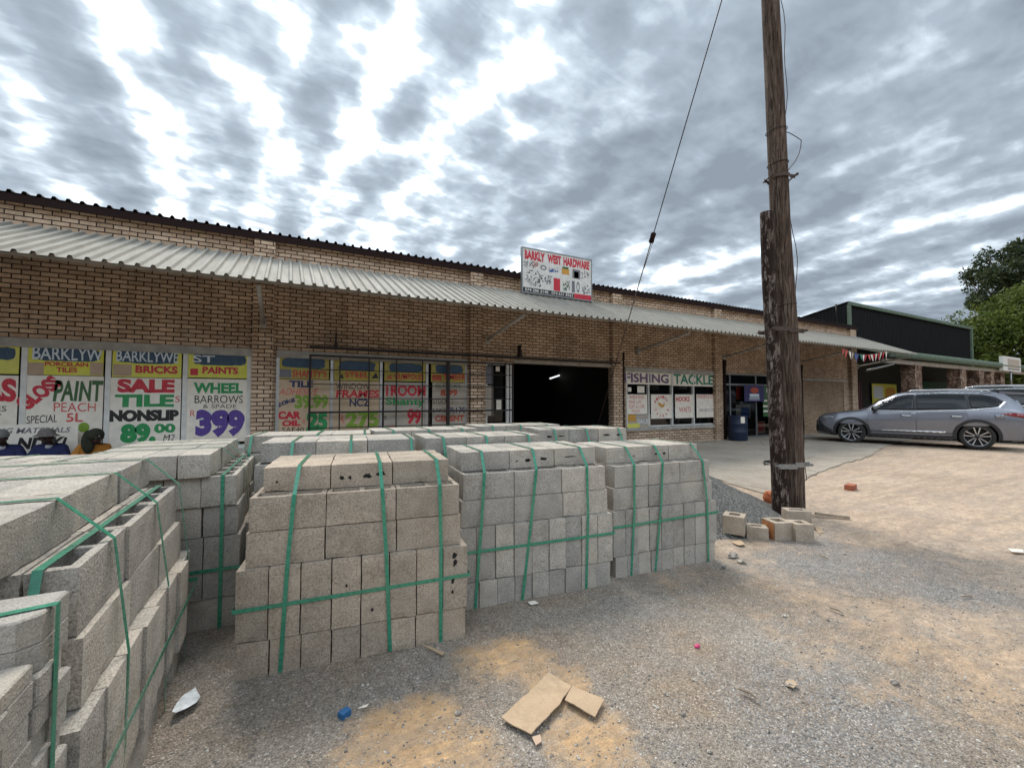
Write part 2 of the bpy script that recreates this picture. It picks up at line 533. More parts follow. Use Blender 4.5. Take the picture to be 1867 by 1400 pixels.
xs, ys = axis(-600, -2.6, 8.5, 1400, 0.07), axis(-400, 0.2, 8.6, 1400, 0.07)
gv, gf, sand_a, blue_a = [], [], [], []
for y in ys:
    for x in xs:
        gv.append((x, y, ground_z(x, y)))
        s = b_ = 0.0
        wob = 0.35 * noise.noise(Vector((x * 1.7, y * 1.7, 3))) + 0.2 * noise.noise(Vector((x * 5, y * 5, 8)))
        for c, r, k in SAND:
            dd = math.hypot(x - c.x, y - c.y) / r
            s = max(s, k * (1 - ramp1(dd + wob, 0.45, 1.25)))
        for c, r, k in BLUE:
            dd = math.hypot(x - c.x, y - c.y) / r
            b_ = max(b_, k * (1 - ramp1(dd + wob, 0.4, 1.3)))
        # the open yard beyond the pole is trodden sandy earth
        yard = ramp1(x * 0.75 + y * 0.66 + 0.9 * wob, 5.2, 7.2) * 0.75 + ramp1(x - 0.35 * y + 0.5 * wob, 2.0, 3.1) * 0.6
        s = max(s, min(0.8, yard) * (1 - 0.8 * b_))
        sand_a.append(s); blue_a.append(b_)
nx = len(xs)
for j in range(len(ys) - 1):
    for i in range(nx - 1):
        gf.append((j * nx + i, j * nx + i + 1, (j + 1) * nx + i + 1, (j + 1) * nx + i))
me = bpy.data.meshes.new('ground')
me.from_pydata(gv, [], gf)
for nm, arr in (('sand', sand_a), ('blue', blue_a)):
    at = me.attributes.new(nm, 'FLOAT', 'POINT')
    at.data.foreach_set('value', arr)
me.polygons.foreach_set('use_smooth', [True] * len(me.polygons))
mt, nt, b = newmat('gravel_ground')
N = NT(nt)
p = N.pos()
a_s = N.n('Attribute', attribute_name='sand').outputs['Fac']
a_b = N.n('Attribute', attribute_name='blue').outputs['Fac']
st_r = N.vor(p, 135, 'Color'); st_d = N.vor(p, 135)
st2_r = N.vor(p, 210, 'Color'); st2_d = N.vor(p, 210)
sp = N.n('SeparateColor'); nt.links.new(st_r, sp.inputs[0])
sp2 = N.n('SeparateColor'); nt.links.new(st2_r, sp2.inputs[0])
stone = N.ramp(sp.outputs[0], (0.0, (0.175, 0.162, 0.148)), (0.35, (0.285, 0.26, 0.232)), (0.65, (0.365, 0.333, 0.297)), (0.9, (0.46, 0.42, 0.375)), (1.0, (0.64, 0.60, 0.55)))
grit = N.ramp(sp2.outputs[0], (0.0, (0.20, 0.182, 0.162)), (0.5, (0.325, 0.292, 0.252)), (1.0, (0.45, 0.405, 0.355)))
pick = N.ramp(sp.outputs[1], (0.45, 0.0), (0.55, 1.0))
gravel = N.mix(pick, grit, stone)
gap = N.ramp(st_d, (0.35, 1.0), (0.75, 0.62))
gravel = N.mix(0.55, gravel, gap, 'MULTIPLY')
brown = N.ramp(N.noise(p, 1.1, 5, 0.65), (0.40, 0.1), (0.60, 0.8))
gravel = N.mix(brown, gravel, N.mix(1.0, gravel, (0.98, 0.83, 0.68), 'MULTIPLY'))
blue = N.mix(N.ramp(sp.outputs[2], (0.2, 0.15), (0.8, 0.95)), gravel, N.ramp(sp.outputs[0], (0.0, (0.115, 0.115, 0.115)), (0.7, (0.25, 0.25, 0.252)), (1.0, (0.45, 0.445, 0.43))))
bf = N.ramp(N.math('ADD', a_b, N.math('MULTIPLY_ADD', N.noise(p, 7, 5, 0.7), 0.9, -0.45)), (0.25, 0.0), (0.7, 0.85))
gravel = N.mix(bf, gravel, blue)
near_s = N.mix(N.noise(p, 3, 4, 0.6), (0.64, 0.41, 0.21), (0.52, 0.335, 0.18))
pale_s = N.mix(N.noise(p, 1.7, 4, 0.6), (0.64, 0.485, 0.36), (0.53, 0.395, 0.285))
sx = N.n('SeparateXYZ'); nt.links.new(p, sx.inputs[0])
far = N.ramp(N.math('ADD', N.math('MULTIPLY', sx.outputs[0], 0.16), N.math('MULTIPLY', sx.outputs[1], 0.05)), (0.35, 0.0), (0.75, 1.0))
sand = N.mix(far, near_s, pale_s)
sand = N.mix(0.8, sand, N.ramp(N.noise(p, 160, 3, 0.7), (0.25, 0.66), (0.7, 1.15)), 'MULTIPLY')
sand = N.mix(0.85, sand, N.ramp(N.noise(N.map(p, scale=(0.7, 1.5, 1), rot=(0, 0, R(14))), 26, 6, 0.8), (0.30, 0.62), (0.5, 0.98), (0.68, 1.2)), 'MULTIPLY')
sand = N.mix(0.8, sand, N.ramp(N.vor(p, 24), (0.04, 0.5), (0.16, 1.0)), 'MULTIPLY')
trk = N.ramp(N.noise(N.map(p, scale=(0.35, 2.4, 1), rot=(0, 0, R(14))), 2.6, 5, 0.7), (0.42, 0.0), (0.63, 1.0))
sand = N.mix(N.math('MULTIPLY', trk, 0.5), sand, (0.27, 0.225, 0.18))
sf = N.ramp(N.math('ADD', a_s, N.math('MULTIPLY_ADD', N.noise(p, 5.5, 9, 0.82), 2.6, -1.36)), (0.15, 0.0), (0.85, 0.9))
col = N.mix(sf, gravel, sand)
bigv = N.mix(1.0, N.ramp(N.noise(p, 0.45, 3, 0.55), (0.3, 0.86), (0.7, 1.1)), N.ramp(N.noise(p, 14, 6, 0.8), (0.30, 0.74), (0.70, 1.2)), 'MULTIPLY')
N.put(b.inputs['Base Color'], N.mix(1.0, col, bigv, 'MULTIPLY'))
b.inputs['Roughness'].default_value = 0.95
b.inputs['Specular IOR Level'].default_value = 0.15
hg = N.math('MULTIPLY', N.math('SUBTRACT', 1.0, st_d), N.math('SUBTRACT', 1.0, N.math('MULTIPLY', sf, 0.8)))
hg = N.math('ADD', hg, N.math('MULTIPLY', N.noise(p, 55, 4, 0.7), 0.6))
N.put(b.inputs['Normal'], N.bump(hg, 0.8, 0.008))
me.materials.append(mt)
tag(link('ground', me), kind='structure')
M['gravel'] = mt

# loose stones lying on it
PEB, nt, b = newmat('loose_stone')
N = NT(nt)
rr = N.vor(N.pos(), 40, 'Color')
s3 = N.n('SeparateColor'); nt.links.new(rr, s3.inputs[0])
N.put(b.inputs['Base Color'], N.ramp(s3.outputs[0], (0.0, (0.13, 0.12, 0.115)), (0.5, (0.30, 0.265, 0.225)), (0.85, (0.43, 0.385, 0.33)), (1.0, (0.60, 0.57, 0.52))))
b.inputs['Roughness'].default_value = 0.9
b.inputs['Specular IOR Level'].default_value = 0.2


def stone_into(mb, c, r, seed=0):
    rnd = random.Random(seed)
    t = (1 + 5 ** 0.5) / 2
    vs = [(-1, t, 0), (1, t, 0), (-1, -t, 0), (1, -t, 0), (0, -1, t), (0, 1, t), (0, -1, -t), (0, 1, -t), (t, 0, -1), (t, 0, 1), (-t, 0, -1), (-t, 0, 1)]
    fs = [(0, 11, 5), (0, 5, 1), (0, 1, 7), (0, 7, 10), (0, 10, 11), (1, 5, 9), (5, 11, 4), (11, 10, 2), (10, 7, 6), (7, 1, 8), (3, 9, 4), (3, 4, 2), (3, 2, 6), (3, 6, 8), (3, 8, 9), (4, 9, 5), (2, 4, 11), (6, 2, 10), (8, 6, 7), (9, 8, 1)]
    E_ = Euler((rnd.uniform(0, 6), rnd.uniform(0, 6), rnd.uniform(0, 6))).to_matrix()
    sx_, sy_, sz_ = rnd.uniform(.7, 1.2), rnd.uniform(.6, 1.0), rnd.uniform(.4, .75)
    out = []
    for v in vs:
        q = E_ @ (Vector(v) / 1.9 * rnd.uniform(0.75, 1.2))
        out.append((c[0] + q.x * r * sx_, c[1] + q.y * r * sy_, c[2] + q.z * r * sz_ + r * 0.15))
    mb.add(out, fs)


mb = MB()
k = 0
rnd = random.Random(3)
while k < 5200:
    px, py = rnd.uniform(230, 1867), rnd.uniform(930, 1400)
    g_ = gp(px, py)
    if g_.x > 7.5 or g_.y > 5: continue
    if rnd.random() < 0.4: g_ = Vector((rnd.uniform(-0.5, 6), rnd.uniform(0.2, 3.4), 0))
    if (g_.x < 1.1 and g_.y > 2.35 and g_.x > -0.3) or (g_.x < 3.4 and g_.y > 2.5) or (g_.x < -0.4): continue
    stone_into(mb, (g_.x, g_.y, ground_z(g_.x, g_.y)), rnd.choice((.003, .004, .0045, .005, .006, .008)) * rnd.uniform(.7, 1.2), k)
    k += 1
tag(mb.build('gravel', PEB), 'loose grey and tan gravel strewn over the yard', 'gravel', kind='stuff')
for px, py, r in ((1245, 1298, .014), (1440, 1250, .03), (1335, 1015, .05), (1352, 1025, .035), (1318, 1035, .03), (835, 1300, .016), (1540, 1010, .02), (1215, 1262, .012), (1265, 1235, .013), (1630, 1246, .022), (1510, 1130, .016), (1430, 1122, .018), (1294, 1365, .012), (1400, 1330, .012)):
    mb = MB()
    stone_into(mb, (0, 0, 0), r, int(px))
    g_ = gp(px, py)
    o = mb.build('stone', PEB, loc=(g_.x, g_.y, ground_z(g_.x, g_.y) + r * .2))
    tag(o, 'small loose stone lying on the gravel yard', 'stone', 'small loose stones on the yard')

# concrete apron in front of the shop doors, with a broken edge
edge = [gp(1308, 872), gp(1395, 905), gp(1455, 888), gp(1468, 876), gp(1490, 862), gp(1530, 848), gp(1575, 836), gp(1600, 822), gp(1618, 812), gp(1700, 790), gp(1900, 770)]
poly = [(4.2, 9.999), (4.2, 5.6)]
pts = [Vector((4.2, 5.4, 0))] + edge
for a_, b__ in zip(pts, pts[1:]):
    for t in range(6):
        q = a_.lerp(b__, t / 6)
        j = 0.16 * noise.noise(Vector((q.x * 2.3, q.y * 2.3, 1))) + 0.13 * noise.noise(Vector((q.x * 7, q.y * 7, 4)))
        poly.append((q.x + j, q.y + j * .6))
poly = [p_ for p_ in poly if p_[1] < 9.9995]
poly += [(60, 9.2), (60, 9.999)]
mb = MB()
mb.prism(poly[::-1], 0.045, Matrix.Translation((0, 0, -0.03)))
AP, nt, b = newmat('apron_concrete')
N = NT(nt)
p = N.pos()
c = N.mix(N.ramp(N.noise(p, 0.8, 5, 0.65), (0.35, 0.0), (0.65, 1.0)), (0.35, 0.30, 0.24), (0.45, 0.395, 0.325))
c = N.mix(1.0, c, N.ramp(N.noise(p, 22, 6, 0.8), (0.3, 0.72), (0.7, 1.16)), 'MULTIPLY')
c = N.mix(N.ramp(N.noise(p, 2.2, 6, 0.75), (0.52, 0.0), (0.72, 0.6)), c, (0.22, 0.185, 0.145))
ck = N.ramp(N.vor(p, 0.4, 'Distance', 'DISTANCE_TO_EDGE'), (0.0, 0.6), (0.008, 1.0))
N.put(b.inputs['Base Color'], N.mix(1.0, c, ck, 'MULTIPLY'))
b.inputs['Roughness'].default_value = 0.9
b.inputs['Specular IOR Level'].default_value = 0.2
N.put(b.inputs['Normal'], N.bump(N.noise(p, 30, 5, 0.7), 0.3, 0.01))
tag(mb.build('pavement', AP), kind='structure')
# paved strip along the shop wall left of the doors
mb = MB(); mb.box(-12, 4.19, 9.2, 9.999, -0.05, 0.03)
tag(mb.build('path', AP), kind='structure')
# ---------------------------------------------------------------- lettering
_txt = {}


def glyphs(s, bold, shear):
    key = (s, bold, shear)
    if key not in _txt:
        cu_ = bpy.data.curves.new('lettering', 'FONT')
        cu_.body = s; cu_.size = 1; cu_.offset = bold; cu_.shear = shear; cu_.extrude = 0.0; cu_.resolution_u = 4
        o = bpy.data.objects.new('lettering', cu_)
        COL.objects.link(o)
        dg = bpy.context.evaluated_depsgraph_get()
        me_ = bpy.data.meshes.new_from_object(o.evaluated_get(dg))
        bpy.data.objects.remove(o)
        vs = [v.co.copy() for v in me_.vertices]
        x0 = min(v.x for v in vs); x1 = max(v.x for v in vs); y0 = min(v.y for v in vs); y1 = max(v.y for v in vs)
        _txt[key] = ([((v.x - x0) / (x1 - x0), (v.y - y0) / (y1 - y0)) for v in vs], [tuple(p.vertices) for p in me_.polygons])
        bpy.data.meshes.remove(me_)
    return _txt[key]


def text_into(mb, s, x0, x1, z0, z1, y, bold=0.02, shear=0.0, rot=0.0, mi=0):
    vs, fs = glyphs(s, bold, shear)
    cx, cz = (x0 + x1) / 2, (z0 + z1) / 2
    w, h = x1 - x0, z1 - z0
    if rot:
        L_ = math.hypot(w, h) * .93
        hh = h * .42 if abs(rot) > .3 else h * .7
        w, h = (L_, hh) if abs(rot) > .3 else (w, hh)
    c_, s_ = math.cos(rot), math.sin(rot)
    out = []
    for u, v in vs:
        a, b_ = (u - .5) * w, (v - .5) * h
        # a brush never runs quite straight
        q = Vector((a / h * 2.2 + cx * 7, b_ / h * 2.2, cz * 9))
        a += h * .05 * noise.noise(q); b_ += h * .06 * noise.noise(q + Vector((31, 7, 0)))
        out.append((cx + a * c_ - b_ * s_, y, cz + a * s_ + b_ * c_))
    mb.add(out, fs, mi)


def arc_into(mb, s, cx, cz, r, a0, a1, y, h, up=True, bold=0.03):
    n = len(s)
    for i, ch in enumerate(s):
        a = a0 + (a1 - a0) * i / (n - 1)
        x, z = cx + r * math.cos(a), cz + r * math.sin(a)
        t = a - math.pi / 2 if up else a + math.pi / 2
        vs, fs = glyphs(ch, bold, 0)
        w = h * .62
        out = []
        for u, v in vs:
            p_, q = (u - .5) * w, (v - .5) * h
            out.append((x + p_ * math.cos(t) - q * math.sin(t), y, z + p_ * math.sin(t) + q * math.cos(t)))
        mb.add(out, fs)


def poster(px, mat, label, lines=(), Y=9.985, group=None, name='poster', cat='poster', thick=0.004, shapes=()):
    """A flat sheet on the window. px: its corners in the photograph; lines: (words, box, ink, bold, shear, rot)."""
    x0, x1, z0, z1 = wrect(*px, Y)
    xc = (x0 + x1) / 2
    mb = MB(); mb.box(x0 - xc, x1 - xc, 0, thick, 0, z1 - z0)
    o = tag(mb.build(name, M[mat], loc=(xc, Y, z0)), label, cat, group)
    lay = 0
    for nm, box, ink, kind in shapes:
        a0, a1, b0, b1 = wrect(*box, Y)
        a0, a1 = max(a0, x0 + .004), min(a1, x1 - .004)
        lay += 1
        mb = MB(); yy = -0.0012 * lay
        if kind == 'rect': mb.quad((a0 - xc, yy, b0 - z0), (a1 - xc, yy, b0 - z0), (a1 - xc, yy, b1 - z0), (a0 - xc, yy, b1 - z0))
        elif kind == 'smear':
            rn = random.Random(int(box[0])); n_ = 26; vs = []
            for i in range(n_):
                q = 2 * math.pi * i / n_
                ex = lambda t: math.copysign(abs(t) ** .42, t)
                vs.append(((a0 + a1) / 2 - xc + (a1 - a0) / 2 * ex(math.cos(q)) * rn.uniform(.92, 1.0), yy, (b0 + b1) / 2 - z0 + (b1 - b0) / 2 * ex(math.sin(q)) * rn.uniform(.86, 1.0)))
            mb.add(vs, [tuple(range(n_))])
        elif kind == 'disc':
            vs = [((a0 + a1) / 2 - xc + (a1 - a0) / 2 * math.cos(2 * math.pi * i / 24), yy, (b0 + b1) / 2 - z0 + (b1 - b0) / 2 * math.sin(2 * math.pi * i / 24)) for i in range(24)]
            mb.add(vs, [tuple(range(24))])
        elif kind == 'tri':
            mb.add([(a0 - xc, yy, b0 - z0), (a1 - xc, yy, b0 - z0), ((a0 * .35 + a1 * .65) - xc, yy, b1 - z0)], [(0, 1, 2)])
        mb.build(nm, M[ink], o)
    for ln in lines:
        s, box, ink = ln[:3]
        bold = ln[3] if len(ln) > 3 else 0.02
        shear = ln[4] if len(ln) > 4 else 0.0
        rt = ln[5] if len(ln) > 5 else 0.0
        a0, a1, b0, b1 = wrect(*box, Y)
        mb = MB()
        text_into(mb, s, a0 - xc, a1 - xc, b0 - z0, b1 - z0, -0.0012 * lay - 0.002, bold, shear, rt)
        mb.build('lettering', M[ink], o)
    return o, (xc, z0)


# ---------------------------------------------------------------- the shop
X0, X1, ZT = -9.6, 23.1, 4.68
XW = lambda px, py=700: wp(px, py)[0]
HDR = 2.40
W1 = (-4.80, XW(458), 0.46, HDR)
W2 = (XW(503), XW(851), 0.46, HDR)
DR = (XW(886), XW(1118), 0.0, HDR)
W3 = (XW(1141), XW(1308), 0.56, HDR)
D2 = (XW(1322), XW(1453), 0.0, HDR)
INF = (XW(1463), XW(1538), 0.0, 2.22)
shop = empty('brick_shop', (X0, WALL_Y, 0), label='long yellow brick hardware shop with a corrugated canopy along its front', cat='shop building')
SO = Vector(shop.location)


def part(mb, name, mats, parent=None):
    """A part of the shop, given in world coordinates."""
    for i in range(len(mb.v)): mb.v[i] = mb.v[i] - SO
    return mb.build(name, mats, parent or shop)


mb = MB()
ops = [W1, W2, DR, W3, D2, INF]
x = X0
for a0, a1, b0, b1 in ops:
    mb.box(x, a0, 10.0, 10.22, -0.2, ZT)
    mb.box(a0, a1, 10.0, 10.22, b1, ZT)
    if b0 > 0: mb.box(a0, a1, 10.0, 10.22, -0.2, b0)
    x = a1
mb.box(x, X1, 10.0, 10.22, -0.2, ZT)
mb.box(X1 - .22, X1, 10.22, 22, -0.2, ZT)
mb.box(X0, X0 + .22, 10.22, 22, -0.2, ZT)
mb.box(X0, X1, 22, 22.2, -0.2, ZT)
part(mb, 'wall', M['brick'])
mb = MB(); mb.box(INF[0], INF[1], 10.03, 10.2, -0.1, INF[3]); part(mb, 'blocked_opening', M['brick_rough'])
mb = MB(); mb.box(INF[0] - .12, INF[1] + .2, 9.965, 9.999, 2.222, 2.31); part(mb, 'lintel', M['lintel'])
PIL = [(-5.22, -4.86), (-0.60, -0.235), (4.06, 4.40), (8.66, 9.02), (13.30, 13.66), (17.92, 18.28), (22.62, 23.1)]
for a0, a1 in PIL:
    mb = MB(); mb.box(a0, a1, 9.87 if a0 != 0 else 0, 9.998, -0.2, 4.635)
    part(mb, 'pilaster', M['brick'])


def ibr(xa, xb, ya, za, yb, zb, pitch=0.176, rib=0.034, thick=0.0):
    """Ribbed sheet: ribs run from (ya, za) to (yb, zb)."""
    mb = MB()
    n = int((xb - xa) / pitch)
    prof = []
    for i in range(n):
        x_ = xa + i * pitch
        prof += [(x_, 0), (x_ + pitch * .60, 0), (x_ + pitch * .70, rib), (x_ + pitch * .90, rib)]
    prof.append((xa + n * pitch, 0))
    vs = []
    steps = 3
    for t in range(steps + 1):
        u = t / steps
        for i, (x_, h_) in enumerate(prof):
            vs.append((x_, ya + (yb - ya) * u, za + (zb - za) * u + h_ + 0.012 * noise.noise(Vector((x_ * .8, u * 2, 3)))))
    m_ = len(prof)
    fs = [(t * m_ + i, t * m_ + i + 1, (t + 1) * m_ + i + 1, (t + 1) * m_ + i) for t in range(steps) for i in range(m_ - 1)]
    mb.add(vs, fs)
    return mb


part(ibr(X0 - .2, X1 + .25, 9.84, 4.78, 22.4, 5.4, rib=.045), 'roof', M['roof_dark'])
mb = MB(); mb.box(X0 - .2, X1 + .2, 9.862, 9.895, 4.64, 4.772); part(mb, 'fascia', M['fascia'])
mb = MB(); mb.box(X0 - .2, X1 + .2, 9.90, 10.22, 4.682, 4.70); part(mb, 'soffit', M['fascia'])
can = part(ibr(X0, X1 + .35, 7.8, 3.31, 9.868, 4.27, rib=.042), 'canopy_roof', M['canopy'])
mb = MB()
mb.box(X0, X1 + .2, 8.10, 8.15, 3.345, 3.43); mb.box(X0, X1 + .2, 9.0, 9.05, 3.76, 3.84)
part(mb, 'canopy_purlin', M['lintel'], can)
for a0, a1 in PIL[1:]:
    xm = 9.72 if 8 < a0 < 9 else (a0 + a1) / 2 + (.0 if a0 < 0 else .30)
    mb = MB()
    mb.tube([(xm, 9.87, 2.95), (xm, 8.0, 3.245)], 0.036, 8)
    mb.box(xm - .05, xm + .05, 9.862, 9.87 if a0 < 8 else 9.998, 2.85, 3.05)
    part(mb, 'canopy_strut', M['lintel'], can)
# rain-water pipes
for px in (1132, 1318, 1458):
    x_ = XW(px)
    mb = MB(); mb.box(x_ - .045, x_ + .045, 9.90, 9.985, 0.02, 2.62); mb.box(x_ - .06, x_ + .06, 9.89, 9.99, 2.62, 2.86)
    part(mb, 'downpipe', M['fascia'])

# interior
mb = MB()
xi0, xi1 = X0 + .221, X1 - .221
mb.quad((xi0, 10.221, .004), (xi1, 10.221, .004), (xi1, 21.9, .004), (xi0, 21.9, .004))
mb.quad((xi0, 10.221, 4.1), (xi0, 21.9, 4.1), (xi1, 21.9, 4.1), (xi1, 10.221, 4.1))
mb.quad((xi0, 21.9, 0), (xi1, 21.9, 0), (xi1, 21.9, 4.1), (xi0, 21.9, 4.1))
mb.quad((9.9, 10.23, 0), (9.9, 21.9, 0), (9.9, 21.9, 4.1), (9.9, 10.23, 4.1))
mb.quad((4.2, 10.23, 0), (4.2, 21.9, 0), (4.2, 21.9, 4.1), (4.2, 10.23, 4.1))
mb.quad((xi0, 11.2, 0), (4.2, 11.2, 0), (4.2, 11.2, 3), (xi0, 11.2, 3))
mb.quad((9.9, 11.6, 0), (xi1, 11.6, 0), (xi1, 11.6, 3), (9.9, 11.6, 3))
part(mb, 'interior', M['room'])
for i, (xs_, z_) in enumerate(((10.5, .5), (11.3, .9), (12.0, .6), (12.8, 1.1), (11.0, 1.75), (12.4, 1.8))):
    mb = MB(); mb.box(xs_, xs_ + .42, 10.7, 10.95, z_, z_ + .55)
    part(mb, 'display_shelf', M['shelf'])
# lit tube inside
tb = MB(); a_ = wp(1003, 690, 14.0); b_ = wp(1021, 684, 14.6)
mt, nt, b = newmat('tube_glow')
b.inputs['Base Color'].default_value = (.9, .9, .9, 1)
b.inputs['Emission Color'].default_value = (.93, .97, 1, 1); b.inputs['Emission Strength'].default_value = 0.55
p0, p1 = Vector((a_[0], 14.0, a_[1])), Vector((b_[0], 14.6, b_[1]))
tb.tube([(0, 0, 0), p1 - p0], 0.03, 8)
tube = tag(tb.build('ceiling_light', mt, loc=p0), 'lit fluorescent tube hanging in the dark shop doorway', 'light')
mb = MB()
for q in (Vector((0, 0, 0)), p1 - p0):
    mb.tube([q + Vector((0, 0, .03)), Vector((q.x, q.y, 4.09 - p0.z))], .004, 5)
mb.build('hanger', M['steel_dark'], tube)


def window(op, mull, name='window', sill=True, frame='alu', y=10.03, f=0.045):
    x0, x1, z0, z1 = op
    mb = MB()
    mb.box(x0, x1, y, y + .06, z1 - f, z1); mb.box(x0, x1, y, y + .06, z0, z0 + f)
    xs_ = [x0] + list(mull) + [x1 - f]
    for q in xs_: mb.box(q, q + f, y - .052, y + .058, z0 + f, z1 - f)
    w = part(mb, name, M[frame])
    mb = MB()
    for q0, q1 in zip(xs_, xs_[1:]):
        mb.quad((q0 + f, y + .03, z0 + f), (q1, y + .03, z0 + f), (q1, y + .03, z1 - f), (q0 + f, y + .03, z1 - f))
    part(mb, 'pane', M['glass'], w)
    if sill:
        mb = MB(); mb.box(x0 - .02, x1 + .02, 9.955, 9.997, z0 - .10, z0 - .003); part(mb, 'sill', M['lintel'], w)
    return w


m1 = [XW(p) for p in (38, 192, 333)]
window(W1, [m1[0] - 1.05] + m1, frame='white_paint', f=.075)
window(W2, [XW(p) for p in (602, 692, 776)], f=.06)
window(W3, [XW(p) for p in (1181, 1224, 1263)], frame='white_paint')
for nm, (a, b_) in (('w1', (W1[0], W1[1] + .03)), ('w2', (W2[0], W2[1])), ('w3', (W3[0] - .05, W3[1] + .22))):
    mb = MB(); mb.box(a, b_, 9.95, 9.998, HDR - .12, HDR + .03); part(mb, 'window_hood', M['lintel'])
mb = MB(); mb.box(XW(937), DR[1], 9.96, 9.998, HDR + .002, HDR + .075); part(mb, 'door_lintel', M['lintel'])
# doorway: glazed sidelight on its left, bare opening on the right
sl = (DR[0], XW(935), 0.0, HDR)
mb = MB()
for a in (sl[0], sl[0] + (sl[1] - sl[0]) * .80): mb.box(a, a + .07, 10.06, 10.12, 0, HDR)
mb.box(sl[0] + .07, sl[1] - .21, 10.06, 10.12, HDR - .07, HDR); mb.box(sl[0] + .07, sl[1] - .21, 10.06, 10.12, 0, .1)
mb.box(sl[1] - .04, sl[1], 10.06, 10.14, 0, HDR)
sw = part(mb, 'door', M['white_paint'])
mb = MB(); mb.quad((sl[0] + .07, 10.09, .1), (sl[1] - .21, 10.09, .1), (sl[1] - .21, 10.09, HDR - .07), (sl[0] + .07, 10.09, HDR - .07)); part(mb, 'pane', M['glass'], sw)
mb = MB(); mb.box(sl[0] + .02, sl[0] + .75, 10.5, 10.52, .9, 2.2); part(mb, 'display_board', M['room'])
# second shop door, glazed
x0, x1 = D2[0], D2[1]
mb = MB()
for q in (x0, x0 + .36, x0 + (x1 - x0) * .42, x0 + (x1 - x0) * .72, x1 - .05): mb.box(q, q + .06, 10.08, 10.13, 0, HDR)
for z_ in (0.0, 1.95, HDR - .06): mb.box(x0 + .0, x1, 10.085, 10.125, z_, z_ + .07)
dd = part(mb, 'door', M['galv'])
mb = MB(); mb.quad((x0, 10.105, .07), (x1, 10.105, .07), (x1, 10.105, HDR - .06), (x0, 10.105, HDR - .06)); part(mb, 'pane', M['glass'], dd)

# ---------------------------------------------------------------- posters painted for the windows
PG = 'hand painted sales posters in the shop windows'
def band(px, label, lines, shapes=(), mat='yellow'):
    x0, y0, x1, y1 = px
    mid = y0 + (y1 - y0) * .52
    sm = ('smear', (x0 + 7, y0 + 1, x1 - 5, mid), 'smear', 'smear')
    return poster(px, mat, label, lines, group='yellow product strips across the window tops', shapes=(sm,) + tuple(shapes), name='product_strip', cat='window sign')


band((-60, 630, 35, 681), 'yellow strip with a blank blue smear, cut by the photo edge', [])
band((49, 633, 189, 684), 'yellow strip about porcelain tiles with large chalk writing on blue',
     [('BARKLYW', (60, 634, 187, 657), 'ink_chalk', .012), ('PORCELAIN', (82, 660, 161, 668), 'ink_red', .03), ('TILES', (103, 670, 141, 679), 'ink_red', .03)],
     [('picture', (50, 661, 80, 683), 'tile_pic', 'rect'), ('picture', (164, 661, 188, 684), 'tile_pic', 'rect')])
band((205, 637, 331, 688), 'yellow strip advertising bricks beside a pink brick picture, chalk writing above',
     [('BARKLYWE', (212, 641, 326, 660), 'ink_chalk', .012), ('BRICKS', (247, 667, 324, 681), 'ink_red', .045)], [('picture', (206, 664, 240, 685), 'tile_pic', 'rect')])
band((343, 643, 455, 689), 'yellow strip advertising paints with two chalk letters on blue',
     [('ST', (352, 648, 392, 661), 'ink_chalk', .012), ('PAINTS', (369, 669, 434, 682), 'ink_red', .045)], [('picture', (347, 672, 361, 684), 'ink_red', 'rect')])
band((506, 651, 600, 691), 'yellow strip for shanties with a small grey hut picture', [("SHANTY'S", (533, 675, 595, 688), 'ink_red', .02)], [('picture', (507, 673, 531, 688), 'ink_grey', 'rect')], mat='yellow_dimmed')
band((609, 657, 691, 694), 'yellow strip for steel between two dark steel pictures', [('STEEL', (629, 678, 672, 689), 'ink_red', .02)], [('picture', (618, 681, 627, 690), 'ink_black', 'tri'), ('picture', (677, 679, 690, 690), 'ink_black', 'tri')], mat='yellow_dimmed')
band((701, 661, 776, 695), 'yellow strip for gum poles behind the security grille', [('GUMPOLES', (719, 681, 772, 692), 'ink_red', .02)], [('picture', (703, 683, 716, 691), 'ink_rust', 'tri')], mat='yellow_dimmed')
band((786, 664, 850, 697), 'yellow strip for timber at the end of the grilled window', [('TIMBER', (808, 682, 849, 693), 'ink_red', .02)], [('picture', (788, 683, 805, 694), 'ink_rust', 'rect')], mat='yellow_dimmed')
poster((-55, 684, 31, 822), 'paper', 'white poster cut by the photo edge with one big red S', [('ERS', (-52, 690, 29, 733), 'ink_red', .05), ('PIPES', (-38, 740, 12, 750), 'ink_black', .005), ('FT', (-20, 755, 2, 768), 'ink_black', .01)], group=PG)
poster((41, 685, 187, 822), 'paper', 'white poster for gloss paint in peach with tall dark green lettering',
       [('GLOSS', (40, 686, 102, 746), 'ink_red', .06, 0, .82), ('PAINT', (97, 694, 188, 731), 'ink_dkgreen', .03, .12), ('PEACH', (98, 734, 175, 750), 'ink_salmon', .0), ('5L', (121, 753, 151, 769), 'ink_salmon', .02), ('SPECIAL', (48, 754, 104, 774), 'ink_black', .0, .15, .06)],
       group=PG, shapes=[('price_disc', (142, 770, 163, 788), 'ink_lime', 'disc')])
poster((199, 689, 329, 815), 'paper', 'white poster selling nonslip tiles for 89.00 in green figures',
       [('SALE', (214, 691, 319, 716), 'ink_red', .06), ('TILE', (209, 719, 318, 742), 'ink_green', .05), ('S', (319, 722, 328, 733), 'ink_red', .0), ('NONSLIP', (199, 747, 326, 768), 'ink_black', .07),
        ('89.', (219, 772, 285, 808), 'ink_green', .07), ('00', (281, 772, 320, 789), 'ink_green', .05), ('M2', (297, 792, 318, 804), 'ink_black', .0, .2)], group=PG)
